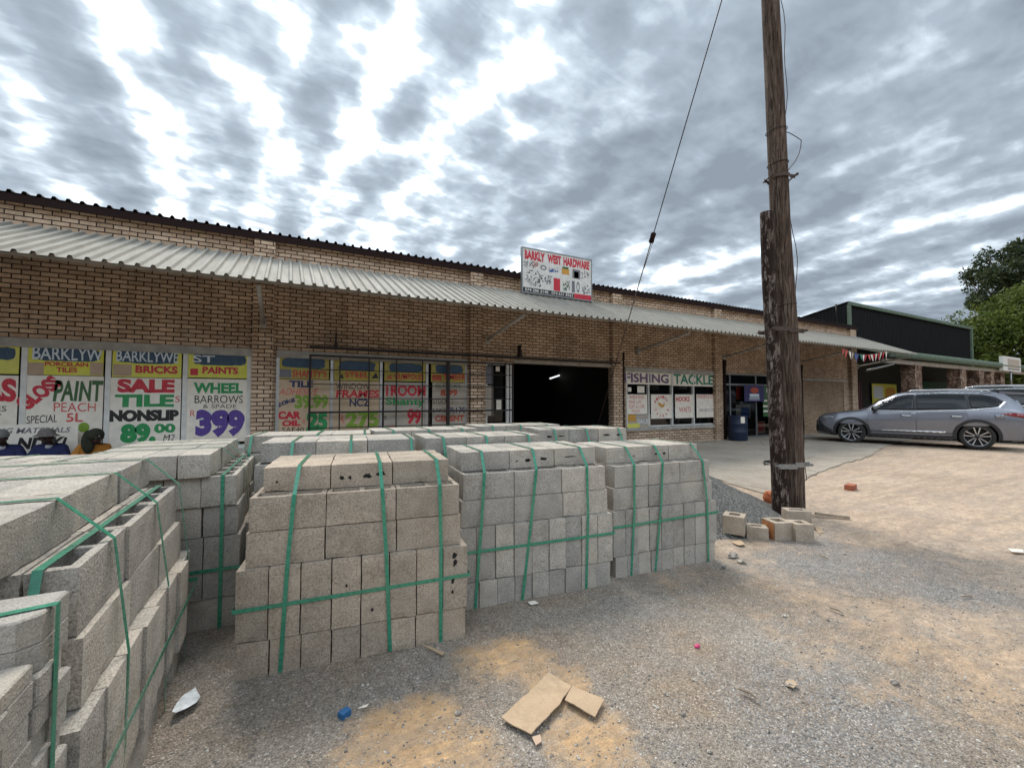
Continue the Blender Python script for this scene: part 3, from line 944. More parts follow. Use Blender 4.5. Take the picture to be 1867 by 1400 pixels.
poster((338, 691, 455, 806), 'paper', 'white poster for wheelbarrows and spade at purple R399',
       [('WHEEL', (352, 698, 443, 717), 'ink_green', .05), ('BARROWS', (355, 721, 443, 735), 'ink_black', .0), ('& SPADE', (370, 737, 431, 744), 'ink_black', -.005), ('R', (347, 748, 356, 759), 'ink_salmon', .0), ('399', (357, 747, 446, 796), 'ink_purple', .07)], group=PG,
       shapes=[('scrubbed_patch', (359, 748, 387, 766), 'ink_chalk', 'smear')])
poster((503, 692, 601, 790), 'paper_peach', 'tan poster for tile adhesive and car oil beside a brick pier',
       [('TILE', (527, 694, 571, 706), 'ink_navy', .05), ('ADHESIVE', (508, 708, 581, 720), 'ink_salmon', .0, .35), ('20kg', (507, 722, 536, 746), 'ink_navy', .04, .1, .45), ('39.99', (538, 720, 599, 745), 'ink_lime', .05),
        ('CAR', (507, 750, 549, 764), 'ink_red', .06), ('OIL', (514, 766, 548, 777), 'ink_red', .06), ('SAE40', (514, 779, 554, 788), 'ink_black', .0), ('R', (552, 765, 557, 773), 'ink_salmon', .0), ('25', (559, 751, 597, 785), 'ink_green', .06)], group=PG)
poster((607, 695, 691, 790), 'paper_peach', 'tan poster for window frames priced 275 behind the grille',
       [('WINDOW', (612, 699, 674, 709), 'ink_black', .0), ('FRAMES', (612, 711, 692, 725), 'ink_red', .04, .1), ('NC2', (637, 727, 671, 741), 'ink_navy', .03), ('R', (618, 756, 628, 771), 'ink_salmon', .0), ('275', (630, 750, 690, 780), 'ink_lime', .05)], group=PG)
poster((700, 697, 777, 790), 'paper_grey', 'grey poster for a one room shanty, red figures 99',
       [('1ROOM', (704, 702, 776, 722), 'ink_red', .04), ('Shanty', (703, 725, 775, 742), 'ink_green', .03), ('R', (701, 758, 705, 766), 'ink_black', .0), ('99', (742, 746, 768, 773), 'ink_red', .05), ('R/CASH', (703, 775, 722, 780), 'ink_salmon', .0)], group=PG)
poster((788, 698, 851, 790), 'paper_grey', 'grey poster of block, sand and cement prices behind the grille',
       [('BLOCKS', (794, 700, 840, 708), 'ink_dkgreen', .0), ('8.99', (803, 710, 834, 722), 'ink_rust', .05), ('STOCKS 1', (789, 727, 825, 736), 'ink_black', .0), ('SAND', (789, 744, 816, 752), 'ink_black', .0), ('R170', (821, 742, 849, 753), 'ink_navy', .02), ('CEMENT', (793, 757, 846, 768), 'ink_rust', .05)], group=PG)
# banner propped below the windows behind the seated men
poster((-75, 774, 142, 830), 'paper', 'white banner of building materials lettering behind the seated men', [('LDING MATERIALS', (-40, 780, 129, 790), 'ink_grey', .02, .25), ('ND-Ki', (30, 797, 122, 818), 'ink_black', .05, .2)], Y=9.78, name='banner', cat='banner')
# fishing window
FG = 'white sheets lettered for fishing tackle'
poster((1141, 678, 1224, 701), 'paper', 'white strip lettered FISHING in mauve over the window', [('FISHING', (1139, 681, 1219, 698), 'ink_mauve', .035)], name='window_strip', cat='window sign')
poster((1227, 681, 1301, 704), 'paper', 'white strip lettered TACKLE in teal over the window', [('TACKLE', (1228, 683, 1300, 701), 'ink_teal', .03)], name='window_strip', cat='window sign')
poster((1144, 719, 1180, 755), 'paper', 'white sheet with four rows of red lettering, fishing window', [('WEEKEND', (1147, 721, 1174, 727), 'ink_salmon', .0), ('PINK UPS', (1147, 730, 1169, 736), 'ink_salmon', .0), ('SOFT & LURE', (1147, 738, 1175, 744), 'ink_salmon', .0), ('TO LET', (1152, 747, 1167, 752), 'ink_salmon', .0)], group=FG)
o, (oc, oz) = poster((1187, 719, 1225, 763), 'paper', 'white sheet with a curved fish ringed by red lettering', group=FG)
a0, a1, b0, b1 = wrect(1187, 719, 1225, 763, 9.985)
h_ = b1 - b0
mb = MB(); arc_into(mb, 'FISHING', 0, h_ * .5, h_ * .40, R(150), R(40), -.002, h_ * .13); mb.build('lettering', M['ink_red'], o)
mb = MB(); arc_into(mb, 'TACKLE', 0, h_ * .52, h_ * .40, R(205), R(335), -.002, h_ * .13, up=False); mb.build('lettering', M['ink_red'], o)
mb = MB()
fish = [(-.23, .14), (-.2, .05), (-.1, -.06), (.02, -.11), (.12, -.08), (.17, .0), (.2, .14), (.15, .07), (.08, .02), (-.02, .03), (-.1, .1), (-.16, .09)]
mb.add([(x_ * h_, -.002, h_ * .56 + z_ * h_) for x_, z_ in fish], [tuple(range(len(fish)))]); mb.build('fish_picture', M['ink_orange'], o)
poster((1231, 719, 1266, 762), 'paper', 'white sheet offering hooks in bold red capitals', [('HOOKS', (1232, 723, 1257, 732), 'ink_red', .03), ('WAITS', (1238, 742, 1260, 751), 'ink_red', .0)], group=FG)
poster((1270, 719, 1303, 761), 'paper', 'white sheet with faint pink and blue lines, end of fishing window', [('SINKERS & CO', (1271, 720, 1301, 726), 'ink_salmon', .0), ('AND LINE TO GO', (1275, 745, 1301, 750), 'ink_mauve', .0)], group=FG)
poster((1143, 756, 1186, 781), 'paper_grey', 'pale advert with an orange picture low in the fishing window', [('SALE', (1162, 764, 1182, 772), 'ink_chalk', .02)], shapes=[('picture', (1145, 756, 1159, 768), 'ink_orange', 'rect'), ('picture', (1144, 772, 1166, 780), 'yellow', 'rect')])
for bx, lab in (((1145, 706, 1151, 714), 'tiny cream card stuck at the window edge'), ((1162, 704, 1175, 716), 'square white card in the fishing window')):
    poster(bx, 'paper', lab, name='card', cat='notice')
# notices on the grilled sidelight
for bx, lab, mt_ in (((904, 668, 911, 677), 'small white notice high on the door glass', 'paper'), ((905, 729, 914, 748), 'white paper notice at hand height on the door glass', 'paper'), ((887, 703, 899, 758), 'long pale sheet at the hinge side of the door', 'paper_grey'), ((886, 667, 899, 700), 'dark grey sheet high on the door glass', 'ink_grey')):
    poster(bx, mt_, lab, Y=10.05, name='notice', cat='notice')
# second door: purple advert, posters and hanging clothes shapes
poster((1357, 702, 1393, 732), 'ink_indigo', 'purple enamel advert with a brown emblem on the second door', [], shapes=[('white_line', (1367, 718, 1384, 723.5), 'ink_chalk', 'rect'), ('white_line', (1366, 725, 1385, 726.5), 'ink_chalk', 'rect'), ('white_line', (1366, 728, 1385, 729), 'ink_chalk', 'rect'), ('emblem', (1368, 706, 1383, 717), 'ink_rust', 'disc')], Y=9.93, name='advert_sign', cat='sign')
poster((1342, 704, 1356, 728), 'ink_rust', 'dark red poster beside the purple advert', Y=10.13, shapes=[('picture', (1344, 709, 1354, 720), 'ink_red', 'smear')])
poster((1391, 703, 1408, 759), 'ink_dkgreen', 'dark green price board with white bars beside the pole', [('FL', (1397, 708, 1403, 716), 'ink_chalk', .02)], Y=9.96, shapes=[('price_bar', (1391, 729, 1400, 732), 'paper', 'rect'), ('price_bar', (1391, 739, 1400, 742), 'paper', 'rect'), ('price_bar', (1392, 748, 1401, 751), 'paper', 'rect')], name='price_board', cat='sign')
poster((1342, 737, 1368, 762), 'paper_grey', 'grey sheet with a blue jacket picture on the second door', Y=10.13, shapes=[('picture', (1350, 741, 1367, 763), 'ink_blue', 'smear')])
poster((1380, 768, 1395, 790), 'tile_pic', 'pinkish poster low on the second door', Y=10.13, shapes=[('picture', (1382, 770, 1393, 786), 'ink_salmon', 'rect')])

# ---------------------------------------------------------------- steel grille that slides over the second window
gx0, gx1 = wp(563, 700, 9.82)[0], wp(936, 700, 9.82)[0]
gz0, gz1 = 0.12, 2.36
g = empty('security_grille', (gx0, 9.82, 0), label='dark steel sliding grille drawn over the shop window', cat='security grille')
mb = MB(); w = gx1 - gx0
for a in (0, w - .04): mb.box(a, a + .04, -.02, .02, gz0, gz1)
for z_ in (gz0, gz1 - .04): mb.box(.041, w - .041, -.02, .02, z_, z_ + .04)
mb.build('frame', M['steel_dark'], g)
mb = MB()
for z_ in (.48, .82, 1.15, 1.44, 1.74, 2.05): mb.box(.04, w - .04, -.011, .011, z_ - (.02 if abs(z_ - 1.15) < .1 else .010), z_ + (.02 if abs(z_ - 1.15) < .1 else .010))
mb.build('bar', M['steel_dark'], g)
mb = MB(); n_ = 8
for i in range(1, n_): mb.box(w * i / n_ - .013, w * i / n_ + .013, .012, .026, gz0 + .04, gz1 - .04)
mb.box(w * .63 - .035, w * .63 + .035, -.03, .03, gz0, gz1)
mb.build('upright', M['steel_dark'], g)
mb = MB(); mb.box(0, wp(1130, 700, 9.85)[0] - gx0, -.05, -.0205, 2.49, 2.54); mb.build('rail', M['steel_dark'], g)
for px in (612, 947):
    mb = MB(); x_ = wp(px, 640, 9.85)[0] - gx0
    mb.box(x_ - .03, x_ + .03, -.08, .12, 2.541, 2.62); mb.box(x_ - .012, x_ + .012, -.05, .12, 2.62, 2.86)
    mb.build('bracket', M['steel_dark'], g)

# ---------------------------------------------------------------- shop sign on the canopy
SY = 9.52
x0, x1 = wp(953, 490, SY)[0], wp(1077.5, 510, SY)[0]
z0, z1 = wp(952, 531, SY)[1], wp(954, 452, SY)[1]
W_, H_ = x1 - x0, z1 - z0
sg = empty('shop_sign', (x0, SY, z0), label='white hardware sign with red name and tool pictures above the canopy', cat='shop sign')
mb = MB(); mb.box(0, W_, 0, .05, 0, H_); mb.build('board', M['white_paint'], sg)
mb = MB(); e_ = .03
mb.box(-e_, W_ + e_, -.012, .062, H_, H_ + e_); mb.box(-e_, W_ + e_, -.012, .062, -e_, 0); mb.box(-e_, 0, -.012, .062, 0, H_); mb.box(W_, W_ + e_, -.012, .062, 0, H_)
mb.build('frame', M['galv'], sg)
mb = MB()
for x_ in (.15, W_ / 2, W_ - .15): mb.tube([(x_, .08, -.35), (x_, .08, H_ * .7)], .02, 6); mb.tube([(x_, .09, H_ * .65), (x_, .32, -.15)], .015, 6)
mb.build('post', M['galv'], sg)
for s, u0, u1 in (('BARKLY', .025, .305), ('WEST', .345, .54), ('HARDWARE', .575, .975)):
    mb = MB(); text_into(mb, s, u0 * W_, u1 * W_, .755 * H_, .965 * H_, -.004, .055); mb.build('lettering', M['ink_red'], sg)
mb = MB(); mb.quad((0, -.003, 0), (W_ * .73, -.003, 0), (W_ * .73, -.003, .105 * H_), (0, -.003, .105 * H_)); mb.build('phone_band', M['ink_black'], sg)
mb = MB(); mb.quad((W_ * .732, -.003, 0), (W_, -.003, 0), (W_, -.003, .12 * H_), (W_ * .732, -.003, .12 * H_)); mb.build('red_band', M['ink_red'], sg)
mb = MB(); text_into(mb, '074 206 3148 . 074 631 8361', .03 * W_, .71 * W_, .02 * H_, .09 * H_, -.006, .02); mb.build('lettering', M['white_paint'], sg)
rn = random.Random(5)


def pic(u0, v0, u1, v1, ink, kind='rect'):
    mb = MB(); a0, a1, b0, b1 = u0 * W_, u1 * W_, v0 * H_, v1 * H_
    if kind == 'rect': mb.quad((a0, -.003, b0), (a1, -.003, b0), (a1, -.003, b1), (a0, -.003, b1))
    elif kind == 'ring':
        n_ = 16; vs = []
        for i in range(n_):
            q = 2 * math.pi * i / n_
            for k_ in (1, .6): vs.append(((a0 + a1) / 2 + (a1 - a0) / 2 * k_ * math.cos(q), -.003, (b0 + b1) / 2 + (b1 - b0) / 2 * k_ * math.sin(q)))
        mb.add(vs, [(2 * i, (2 * i + 2) % (2 * n_), (2 * i + 3) % (2 * n_), 2 * i + 1) for i in range(n_)])
    elif kind == 'bar':
        d_ = .012 * W_; mb.quad((a0, -.003, b0), (a0 + d_, -.003, b0), (a1 + d_, -.003, b1), (a1, -.003, b1))
    elif kind == 'heap':
        for i in range(38):
            x_, z_ = rn.uniform(a0, a1), rn.uniform(b0, b1)
            if abs((x_ - a0) / (a1 - a0) - (z_ - b0) / (b1 - b0)) > .75: continue
            s_ = rn.uniform(.012, .03); q = rn.uniform(0, 3)
            mb.add([(x_ + s_ * math.cos(q + t) * (1 if t % 3 < 1.5 else .6), -.0035 - i * 2e-5, z_ + s_ * math.sin(q + t)) for t in (0, 1.57, 3.14, 4.71)], [(0, 1, 2, 3)])
    mb.build('tool_picture', M[ink], sg)


pic(.43, .12, .525, .42, 'ink_red'); pic(.55, .55, .66, .68, 'ink_orange'); pic(.56, .68, .65, .73, 'ink_dkgreen'); pic(.71, .49, .83, .71, 'ink_grey'); pic(.735, .50, .805, .66, 'ink_red')
pic(.70, .14, .745, .42, 'ink_grey'); pic(.77, .15, .82, .42, 'ink_grey', 'ring'); pic(.12, .60, .17, .73, 'ink_rust', 'ring'); pic(.17, .62, .21, .73, 'ink_rust', 'ring'); pic(.24, .56, .33, .68, 'ink_grey', 'ring')
pic(.05, .24, .26, .52, 'ink_grey', 'heap'); pic(.14, .15, .28, .46, 'ink_black', 'heap'); pic(.02, .58, .20, .72, 'ink_grey', 'heap'); pic(.36, .55, .50, .62, 'ink_blue', 'heap'); pic(.30, .25, .40, .45, 'ink_grey', 'heap'); pic(.85, .50, .97, .70, 'ink_grey', 'heap'); pic(.86, .14, .98, .36, 'ink_grey', 'heap'); pic(.56, .15, .67, .42, 'ink_dkgreen', 'heap')
pic(.02, .3, .12, .16, 'ink_grey', 'bar'); pic(.05, .32, .16, .16, 'ink_grey', 'bar'); pic(.60, .16, .66, .40, 'ink_grey', 'bar'); pic(.36, .64, .50, .66, 'ink_grey', 'bar')
# ---------------------------------------------------------------- concrete blocks
def lin(a, b, n): return [a + (b - a) * i / n for i in range(n + 1)]


def chip_box(L, Dp, H_, seed, cav=0, step=.032, t=.026):
    """A cast block, corner at the origin, with worn edges; cav = open cells in its top."""
    rn = random.Random(seed)
    s0 = Vector((rn.uniform(0, 99), rn.uniform(0, 99), rn.uniform(0, 99)))
    nx_, ny_, nz_ = max(2, round(L / step)), max(2, round(Dp / step)), max(2, round(H_ / step))
    X_, Y_, Z_ = lin(0, L, nx_), lin(0, Dp, ny_), lin(0, H_, nz_)
    cells = []
    if cav:
        cw = (L - t * (cav + 1)) / cav
        X_ = [0]
        for i in range(cav):
            a = t + i * (cw + t)
            X_ += lin(a, a + cw, 4); cells.append((a, a + cw))
        X_.append(L)
        Y_ = [0] + lin(t, Dp - t, 3) + [Dp]
    bmv, idx, fs = [], {}, []

    def vert(i, j, k, x, y, z):
        key = (i, j, k)
        if key not in idx:
            p_ = Vector((x, y, z))
            ax = [0 if i == 0 else 1 if i == len(X_) - 1 else None, 0 if j == 0 else 1 if j == len(Y_) - 1 else None, 0 if k == 0 else 1 if k == len(Z_) - 1 else None]
            ne = sum(a is not None for a in ax)
            q = (p_ + s0)
            if ne >= 2:
                w = .0012 + .0035 * max(0, noise.noise(q * 16)) + .012 * max(0, noise.noise(q * 6 + Vector((7, 0, 0))) - .35)
                for c_ in range(3):
                    if ax[c_] is not None: p_[c_] += w if ax[c_] == 0 else -w
            else:
                d_ = .0011 * noise.noise(q * 30) + .0009 * noise.noise(q * 9)
                for c_ in range(3):
                    if ax[c_] is not None: p_[c_] += d_
            idx[key] = len(bmv); bmv.append(p_)
        return idx[key]

    def face(g, i0, i1, fix):
        pass
    nX, nY, nZ = len(X_) - 1, len(Y_) - 1, len(Z_) - 1
    V_ = lambda i, j, k: vert(i, j, k, X_[i], Y_[j], Z_[k])
    for i in range(nX):
        for k in range(nZ):
            fs.append((V_(i, 0, k), V_(i + 1, 0, k), V_(i + 1, 0, k + 1), V_(i, 0, k + 1)))
            fs.append((V_(i + 1, nY, k), V_(i, nY, k), V_(i, nY, k + 1), V_(i + 1, nY, k + 1)))
    for j in range(nY):
        for k in range(nZ):
            fs.append((V_(0, j + 1, k), V_(0, j, k), V_(0, j, k + 1), V_(0, j + 1, k + 1)))
            fs.append((V_(nX, j, k), V_(nX, j + 1, k), V_(nX, j + 1, k + 1), V_(nX, j, k + 1)))
    for i in range(nX):
        for j in range(nY):
            fs.append((V_(i, j + 1, 0), V_(i + 1, j + 1, 0), V_(i + 1, j, 0), V_(i, j, 0)))
            xm = (X_[i] + X_[i + 1]) / 2
            if cav and 0 < j < nY - 1 and any(a < xm < b_ for a, b_ in cells): continue
            fs.append((V_(i, j, nZ), V_(i + 1, j, nZ), V_(i + 1, j + 1, nZ), V_(i, j + 1, nZ)))
    for a, b_ in cells:   # the cell's own walls and floor
        i0, i1 = X_.index(a), min(range(len(X_)), key=lambda q: abs(X_[q] - b_))
        j0, j1 = 1, nY - 1
        loop = [(i, j0) for i in range(i0, i1)] + [(i1, j) for j in range(j0, j1)] + [(i, j1) for i in range(i1, i0, -1)] + [(i0, j) for j in range(j1, j0, -1)]
        top = [V_(i, j, nZ) for i, j in loop]
        bot = []
        for q in top:
            p_ = bmv[q].copy(); p_.z = H_ * .12
            cx_, cy_ = (a + b_) / 2, Dp / 2
            p_.x += (cx_ - p_.x) * .10; p_.y += (cy_ - p_.y) * .10
            bot.append(len(bmv)); bmv.append(p_)
        for q in range(len(top)):
            r_ = (q + 1) % len(top)
            fs.append((top[r_], top[q], bot[q], bot[r_]))
        fs.append(tuple(bot))
    mb = MB()
    mb.add(bmv, fs)
    return mb


_bm = {}


def block_mesh(kind, L, Dp, H_, mat, var, step=.032):
    key = (kind, round(L, 3), round(Dp, 3), round(H_, 3), mat, var)
    if key not in _bm:
        cav = 2 if kind == 'open' else 0
        _bm[key] = chip_box(L, Dp, H_, hash((kind, var)) % 9999 if False else (len(kind) * 131 + var * 17), cav, step).mesh('concrete_block', [M[mat]])
    return _bm[key]


ORD = ['first', 'second', 'third', 'fourth', 'fifth', 'sixth', 'seventh', 'eighth', 'ninth']
hidden = MB()            # blocks nothing of which shows, buried in the pallets
pr = random.Random(21)
rows_note = {}


def scar(parent, L, H_, spots, y=-.0016):
    """Black torn holes through a thin wall of the block."""
    for u, v, w, h in spots:
        rn = random.Random(int(u * 1000 + v * 77))
        mb = MB(); n_ = 14; vs = []
        for i in range(n_):
            q = 2 * math.pi * i / n_
            k_ = rn.uniform(.45, 1.0)
            vs.append((u * L + w * L / 2 * math.cos(q) * k_, y, v * H_ + h * H_ / 2 * math.sin(q) * k_))
        mb.add(vs, [tuple(range(n_))])
        mb.build('torn_hole', M['block_dark'], parent)


def pallet(where, org, ang, L, mat, hs=1.0, zb=0.0, show=lambda l, i, r, nr, n: True, nb=8, nu=8, rows=(2, 4, 5, 5, 3), inset=((0, 0), (0, 0), (.03, .03), (.035, .035), (.07, .14)), straps=(.18, .55, .86),
           sw=.02, skew=0.0, marks={}, ends='left', tone='grey', belt=.5, dep=.80, top_rows=None, strap_where=None, jit=1.0, belt_show=True, along=None, e2=.011):
    """One strapped pallet: bottom, upright, two lying courses and a top course of blocks."""
    T = Matrix.Translation((org[0], org[1], zb)) @ Matrix.Rotation(ang, 4, 'Z')
    hts = [.19 * hs, .385 * hs, .19 * hs, .19 * hs, .145 * hs]
    names = ['bottom', 'upright', 'middle', 'open-celled', 'top']
    z = -.008
    lev = []
    for l in range(5):
        n = (nb, nu, 3, 3, 3)[l]
        nr = rows[l]
        ui, vi = inset[l]
        Lw = L - 2 * ui
        bw = Lw / n
        dd = (dep - 2 * vi) / nr
        for r in range(nr):
            for i in range(n):
                g_ = .003
                bL, bD, bH = bw - g_, dd - g_, hts[l] - .002
                u, v = ui + i * bw, vi + r * dd
                if not show(l, i, r, nr, n):
                    hidden.box(u, u + bL, v, v + bD, z + .001, z + bH - .004, 0, T)
                    continue
                kind = 'open' if l == 3 else 'solid'
                var = pr.randrange(4)
                me_ = block_mesh(kind, bL, bD, bH, mat, var)
                o = bpy.data.objects.new('concrete_block', me_)
                COL.objects.link(o)
                j = jit * (.010 if l in (0, 1) else .006)
                o.matrix_world = T @ Matrix.Translation((u + pr.uniform(-.001, .001), v + pr.uniform(-j, j * .5) * (1 if r == 0 else 0), z)) @ Matrix.Rotation(pr.uniform(-.008, .008) * jit, 4, 'Z')
                rowtxt = '' if r == 0 else f', {ORD[r]} row'
                tn = tone
                if (l, i, r) in marks:
                    scar(o, bL, bH, [(a, b_, c_ * 1.25, d_ * 1.5) for a, b_, c_, d_ in marks[(l, i, r)]]); tn = 'black-scarred ' + tone
                tag(o, f'{tn} block {ORD[i]} from {ends}{rowtxt}, {names[l]} course, {where}', 'concrete block', 'concrete blocks, ' + where)
        lev.append((z + hts[l], vi, ui))
        z += hts[l]
    # green straps
    e = .003
    zz = [a for a, _, _ in lev]
    iv = [inset[l][1] for l in range(5)]
    prof = [(-e - .006, .0), (-e - .012, zz[1] + e), (iv[3] - e - .004, zz[3] + e), (iv[4] - e, zz[4] + e), (dep - iv[4] + e, zz[4] + e), (dep - iv[3] + e, zz[3] + e), (dep + e + .012, zz[1] + e), (dep + e + .006, 0)]
    for k, u in enumerate(straps):
        ub, ut = (u if isinstance(u, tuple) else (u, u))
        mb = MB()
        uu = [ub * L + (ut - ub) * L * t for t in (0, .45, .85, 1, 1, .9, .5, .1)]
        vs = []
        for (v, z_), u_ in zip(prof, uu):
            vs += [(u_ - sw / 2, v, z_), (u_ + sw / 2, v, z_)]
        n_ = len(prof)
        fs = [(2 * i, 2 * i + 1, 2 * i + 3, 2 * i + 2) for i in range(n_ - 1)]
        mb.add([T @ Vector(p_) for p_ in vs], fs)
        c0 = T @ Vector((uu[0], 0, 0))
        for q in range(len(mb.v)): mb.v[q] = mb.v[q] - c0
        o = mb.build('plastic_strap', M['strap'], loc=c0)
        md = o.modifiers.new('thickness', 'SOLIDIFY'); md.thickness = .0014; md.offset = 0
        tag(o, f'green plastic strap, {ORD[k]} from {ends} over the {where}', 'strap', 'green straps round the pallets')
    if belt_show:
        zb_ = hts[0] + hts[1] * belt
        ring = [(-e2, -e2), (L + e2, -e2), (L + e2, dep + e2), (-e2, dep + e2)]
        mb = MB(); vs = []
        for q, (u, v) in enumerate(ring):
            dz = .02 * (1 if u > 0 else -1) * skew
            vs += [T @ Vector((u, v, zb_ + dz - sw / 2)), T @ Vector((u, v, zb_ + dz + sw / 2))]
        mb.add(vs, [(2 * q, (2 * q + 2) % 8, (2 * q + 3) % 8, 2 * q + 1) for q in range(4)])
        c0 = T @ Vector((0, 0, 0))
        for q in range(len(mb.v)): mb.v[q] = mb.v[q] - c0
        o = mb.build('plastic_strap', M['strap'], loc=c0)
        md = o.modifiers.new('thickness', 'SOLIDIFY'); md.thickness = .0014; md.offset = 0
        tag(o, f'green plastic belt running level round the {where}', 'strap', 'green straps round the pallets')
    if along is not None:      # a strap run lengthwise over the open cells
        v, z3, z1, ui3 = along, zz[3] + .004, zz[1], inset[3][0]
        pr_ = [(-.014, .0), (-.014, z1), (ui3 - .006, z3), (L - ui3 + .006, z3), (L + .014, z1), (L + .014, 0)]
        mb = MB(); vs = []
        for u, z_ in pr_: vs += [T @ Vector((u, v - sw / 2, z_)), T @ Vector((u, v + sw / 2, z_))]
        mb.add(vs, [(2 * i, 2 * i + 1, 2 * i + 3, 2 * i + 2) for i in range(5)])
        c0 = T @ Vector((0, v, 0))
        for q in range(len(mb.v)): mb.v[q] = mb.v[q] - c0
        o = mb.build('plastic_strap', M['strap'], loc=c0)
        md = o.modifiers.new('thickness', 'SOLIDIFY'); md.thickness = .0014; md.offset = 0
        tag(o, f'green plastic strap lying lengthwise over the open cells of the {where}', 'strap', 'green straps round the pallets')
    return T


def front_vis(left_col=True, right_col=False, tops=True):
    def f(l, i, r, nr, n):
        if r == 0: return True
        if l == 4: return tops
        if left_col and i == 0 and r < 3: return True
        if right_col and i == n - 1 and r < 3: return True
        return l == 3 and r == 1
    return f


def top_vis(rows=1, low=False):
    def f(l, i, r, nr, n):
        if l == 4: return r < rows
        return l == 3 and r == 0 and low
    return f


def ln(a, b_):
    return math.atan2(b_[1] - a[1], b_[0] - a[0]), math.hypot(b_[0] - a[0], b_[1] - a[1])


# A - the tan pallet in the middle of the photograph
a_, L_ = ln((-.206, 2.596), (.985, 2.425))
pallet('tan front pallet', (-.206, 2.596), a_, L_, 'block_tan', hs=.945, show=front_vis(True, False), tone='tan', straps=((.175, .22), (.63, .58), (.865, .86)), skew=.6, belt=.47, sw=.020,
       inset=((.01, 0), (0, 0), (.035, .025), (.045, .03), (.085, .155)), dep=.86,
       marks={(4, 1, 0): [(.17, .42, .07, .16), (.30, .42, .06, .13), (.58, .46, .16, .18), (.80, .50, .17, .2)], (4, 0, 0): [(.2, .4, .03, .08)], (1, 7, 0): [(.45, .86, .22, .07), (.48, .75, .16, .10), (.40, .47, .14, .12), (.38, .28, .1, .05)], (1, 3, 0): [(.5, .62, .08, .04)], (1, 4, 0): [(.4, .2, .12, .05)]})
# B - grey pallet to its right
a_, L_ = ln((1.035, 2.735), (2.25, 2.585))
pallet('middle front pallet', (1.035, 2.735), a_, L_, 'block_grey', hs=.945, show=front_vis(True, False), straps=((.10, .17), (.38, .50), (.80, .83)), belt=.55, nb=9, nu=9, skew=.2, sw=.020, dep=.84,
       inset=((.02, 0), (0, 0), (.03, .025), (.045, .03), (.06, .15)), marks={(4, 1, 0): [(.15, .4, .05, .1), (.4, .42, .14, .16), (.75, .45, .16, .18)], (4, 2, 0): [(.35, .5, .3, .07)], (1, 0, 0): [(.4, .35, .12, .06)]})
# C - the last of the front row, by the gravel heap
a_, L_ = ln((2.315, 2.66), (3.40, 2.545))
pallet('gravel heap pallet', (2.315, 2.66), a_, L_, 'block_grey', hs=.93, zb=-.01, show=front_vis(True, True), straps=((.15, .22), (.37, .5), (.90, .88)), belt=.66, nb=9, nu=9, skew=.5, sw=.020, dep=.84,
       inset=((.015, 0), (0, 0), (.02, .02), (.04, .03), (.05, .16)), marks={(4, 1, 0): [(.58, .45, .1, .14), (.85, .45, .1, .14)], (4, 0, 0): [(.85, .4, .05, .1)]})
# D - long pallet at the left, its long side turned to the yard
def d_vis(l, i, r, nr, n):
    if l == 4: return True
    if r == 0: return True
    if l == 3: return r <= 2 or i == 0
    return i == 0 and r < 3 and l >= 1
pallet('long left pallet', (-.455, 1.50), R(90.5), 1.50, 'block_grey', hs=1.0, show=d_vis, ends='near end', straps=((.26, .24), (.66, .60), (.95, .92)), belt=.52, skew=-.5, sw=.022, nb=6, nu=8, dep=.98,
       inset=((.02, .02), (0, -.015), (.10, .03), (.11, .035), (-.02, .17)), rows=(2, 5, 8, 8, 3), jit=2.2, along=.115, e2=.045, tone='grey')
# F - behind D, its short end in sight
def f_vis(l, i, r, nr, n):
    if l == 4: return True
    if r == 0 and l >= 2: return True
    if i == 0: return True
    return False
pallet('pallet behind long one', (-.235, 3.235), R(88), 1.10, 'block_grey', hs=.985, show=f_vis, ends='near end', straps=((.3, .3), (.6, .55), (.85, .85)), belt=.45, sw=.020, dep=.98,
       inset=((.01, .015), (0, 0), (0, .02), (-.02, .025), (-.06, .16)), rows=(2, 5, 5, 5, 4), along=.10, e2=.016)
# extra strap on its short end
# I - at the far left, under the seated men
a_, L_ = ln((-2.02, 3.42), (-.91, 3.09))
pallet('far left pallet', (-2.07, 3.30), a_, L_ + .06, 'block_grey', hs=1.0, show=top_vis(2, True), straps=(.2, .5, .80), sw=.018, dep=.70, rows=(2, 4, 4, 4, 2), zb=-.022)
# the rear rows, only their tops in sight
def rear(where, p0, p1, rows=1, low=False, **kw):
    a_, L_ = ln(p0, p1)
    c_, s_ = math.cos(a_), math.sin(a_)
    ui, vi = .06, .12
    o_ = (p0[0] - c_ * ui + s_ * vi, p0[1] - s_ * ui - c_ * vi)
    pallet(where, o_, a_, L_ + 2 * ui, 'block_grey', hs=1.0, show=top_vis(rows, low), inset=((0, 0), (0, 0), (.03, .025), (.04, .03), (ui, vi)), dep=.84, sw=.020, **kw)


rear('pallet behind tan one', (-.154, 3.605), (.944, 3.457), 2, True, straps=(.22, .55, .92))
rear('pallet behind middle one', (1.02, 3.45), (2.06, 3.335), 2, True, straps=(.18, .50, .84))
rear('dark doorway pallet', (2.374, 3.882), (3.398, 3.667), 2, True, straps=(.2, .52, .86), marks={(4, 0, 0): [(.35, .45, .2, .14), (.75, .5, .22, .08)], (4, 2, 0): [(.3, .5, .26, .12), (.75, .5, .22, .14)]})
rear('pallet by brick pier', (-.306, 4.36), (.72, 4.20), 1, False, straps=(.1, .55, .9))
rear('pallet under window grille', (.80, 4.46), (1.90, 4.40), 1, False, straps=(.2, .5, .8))
rear('pallet by door sidelight', (2.05, 4.75), (3.15, 4.62), 2, False, straps=(.2, .5, .8))
tag(hidden.build('concrete_blocks', M['block_grey']), 'grey concrete blocks buried inside the strapped pallets', 'blocks', kind='stuff')

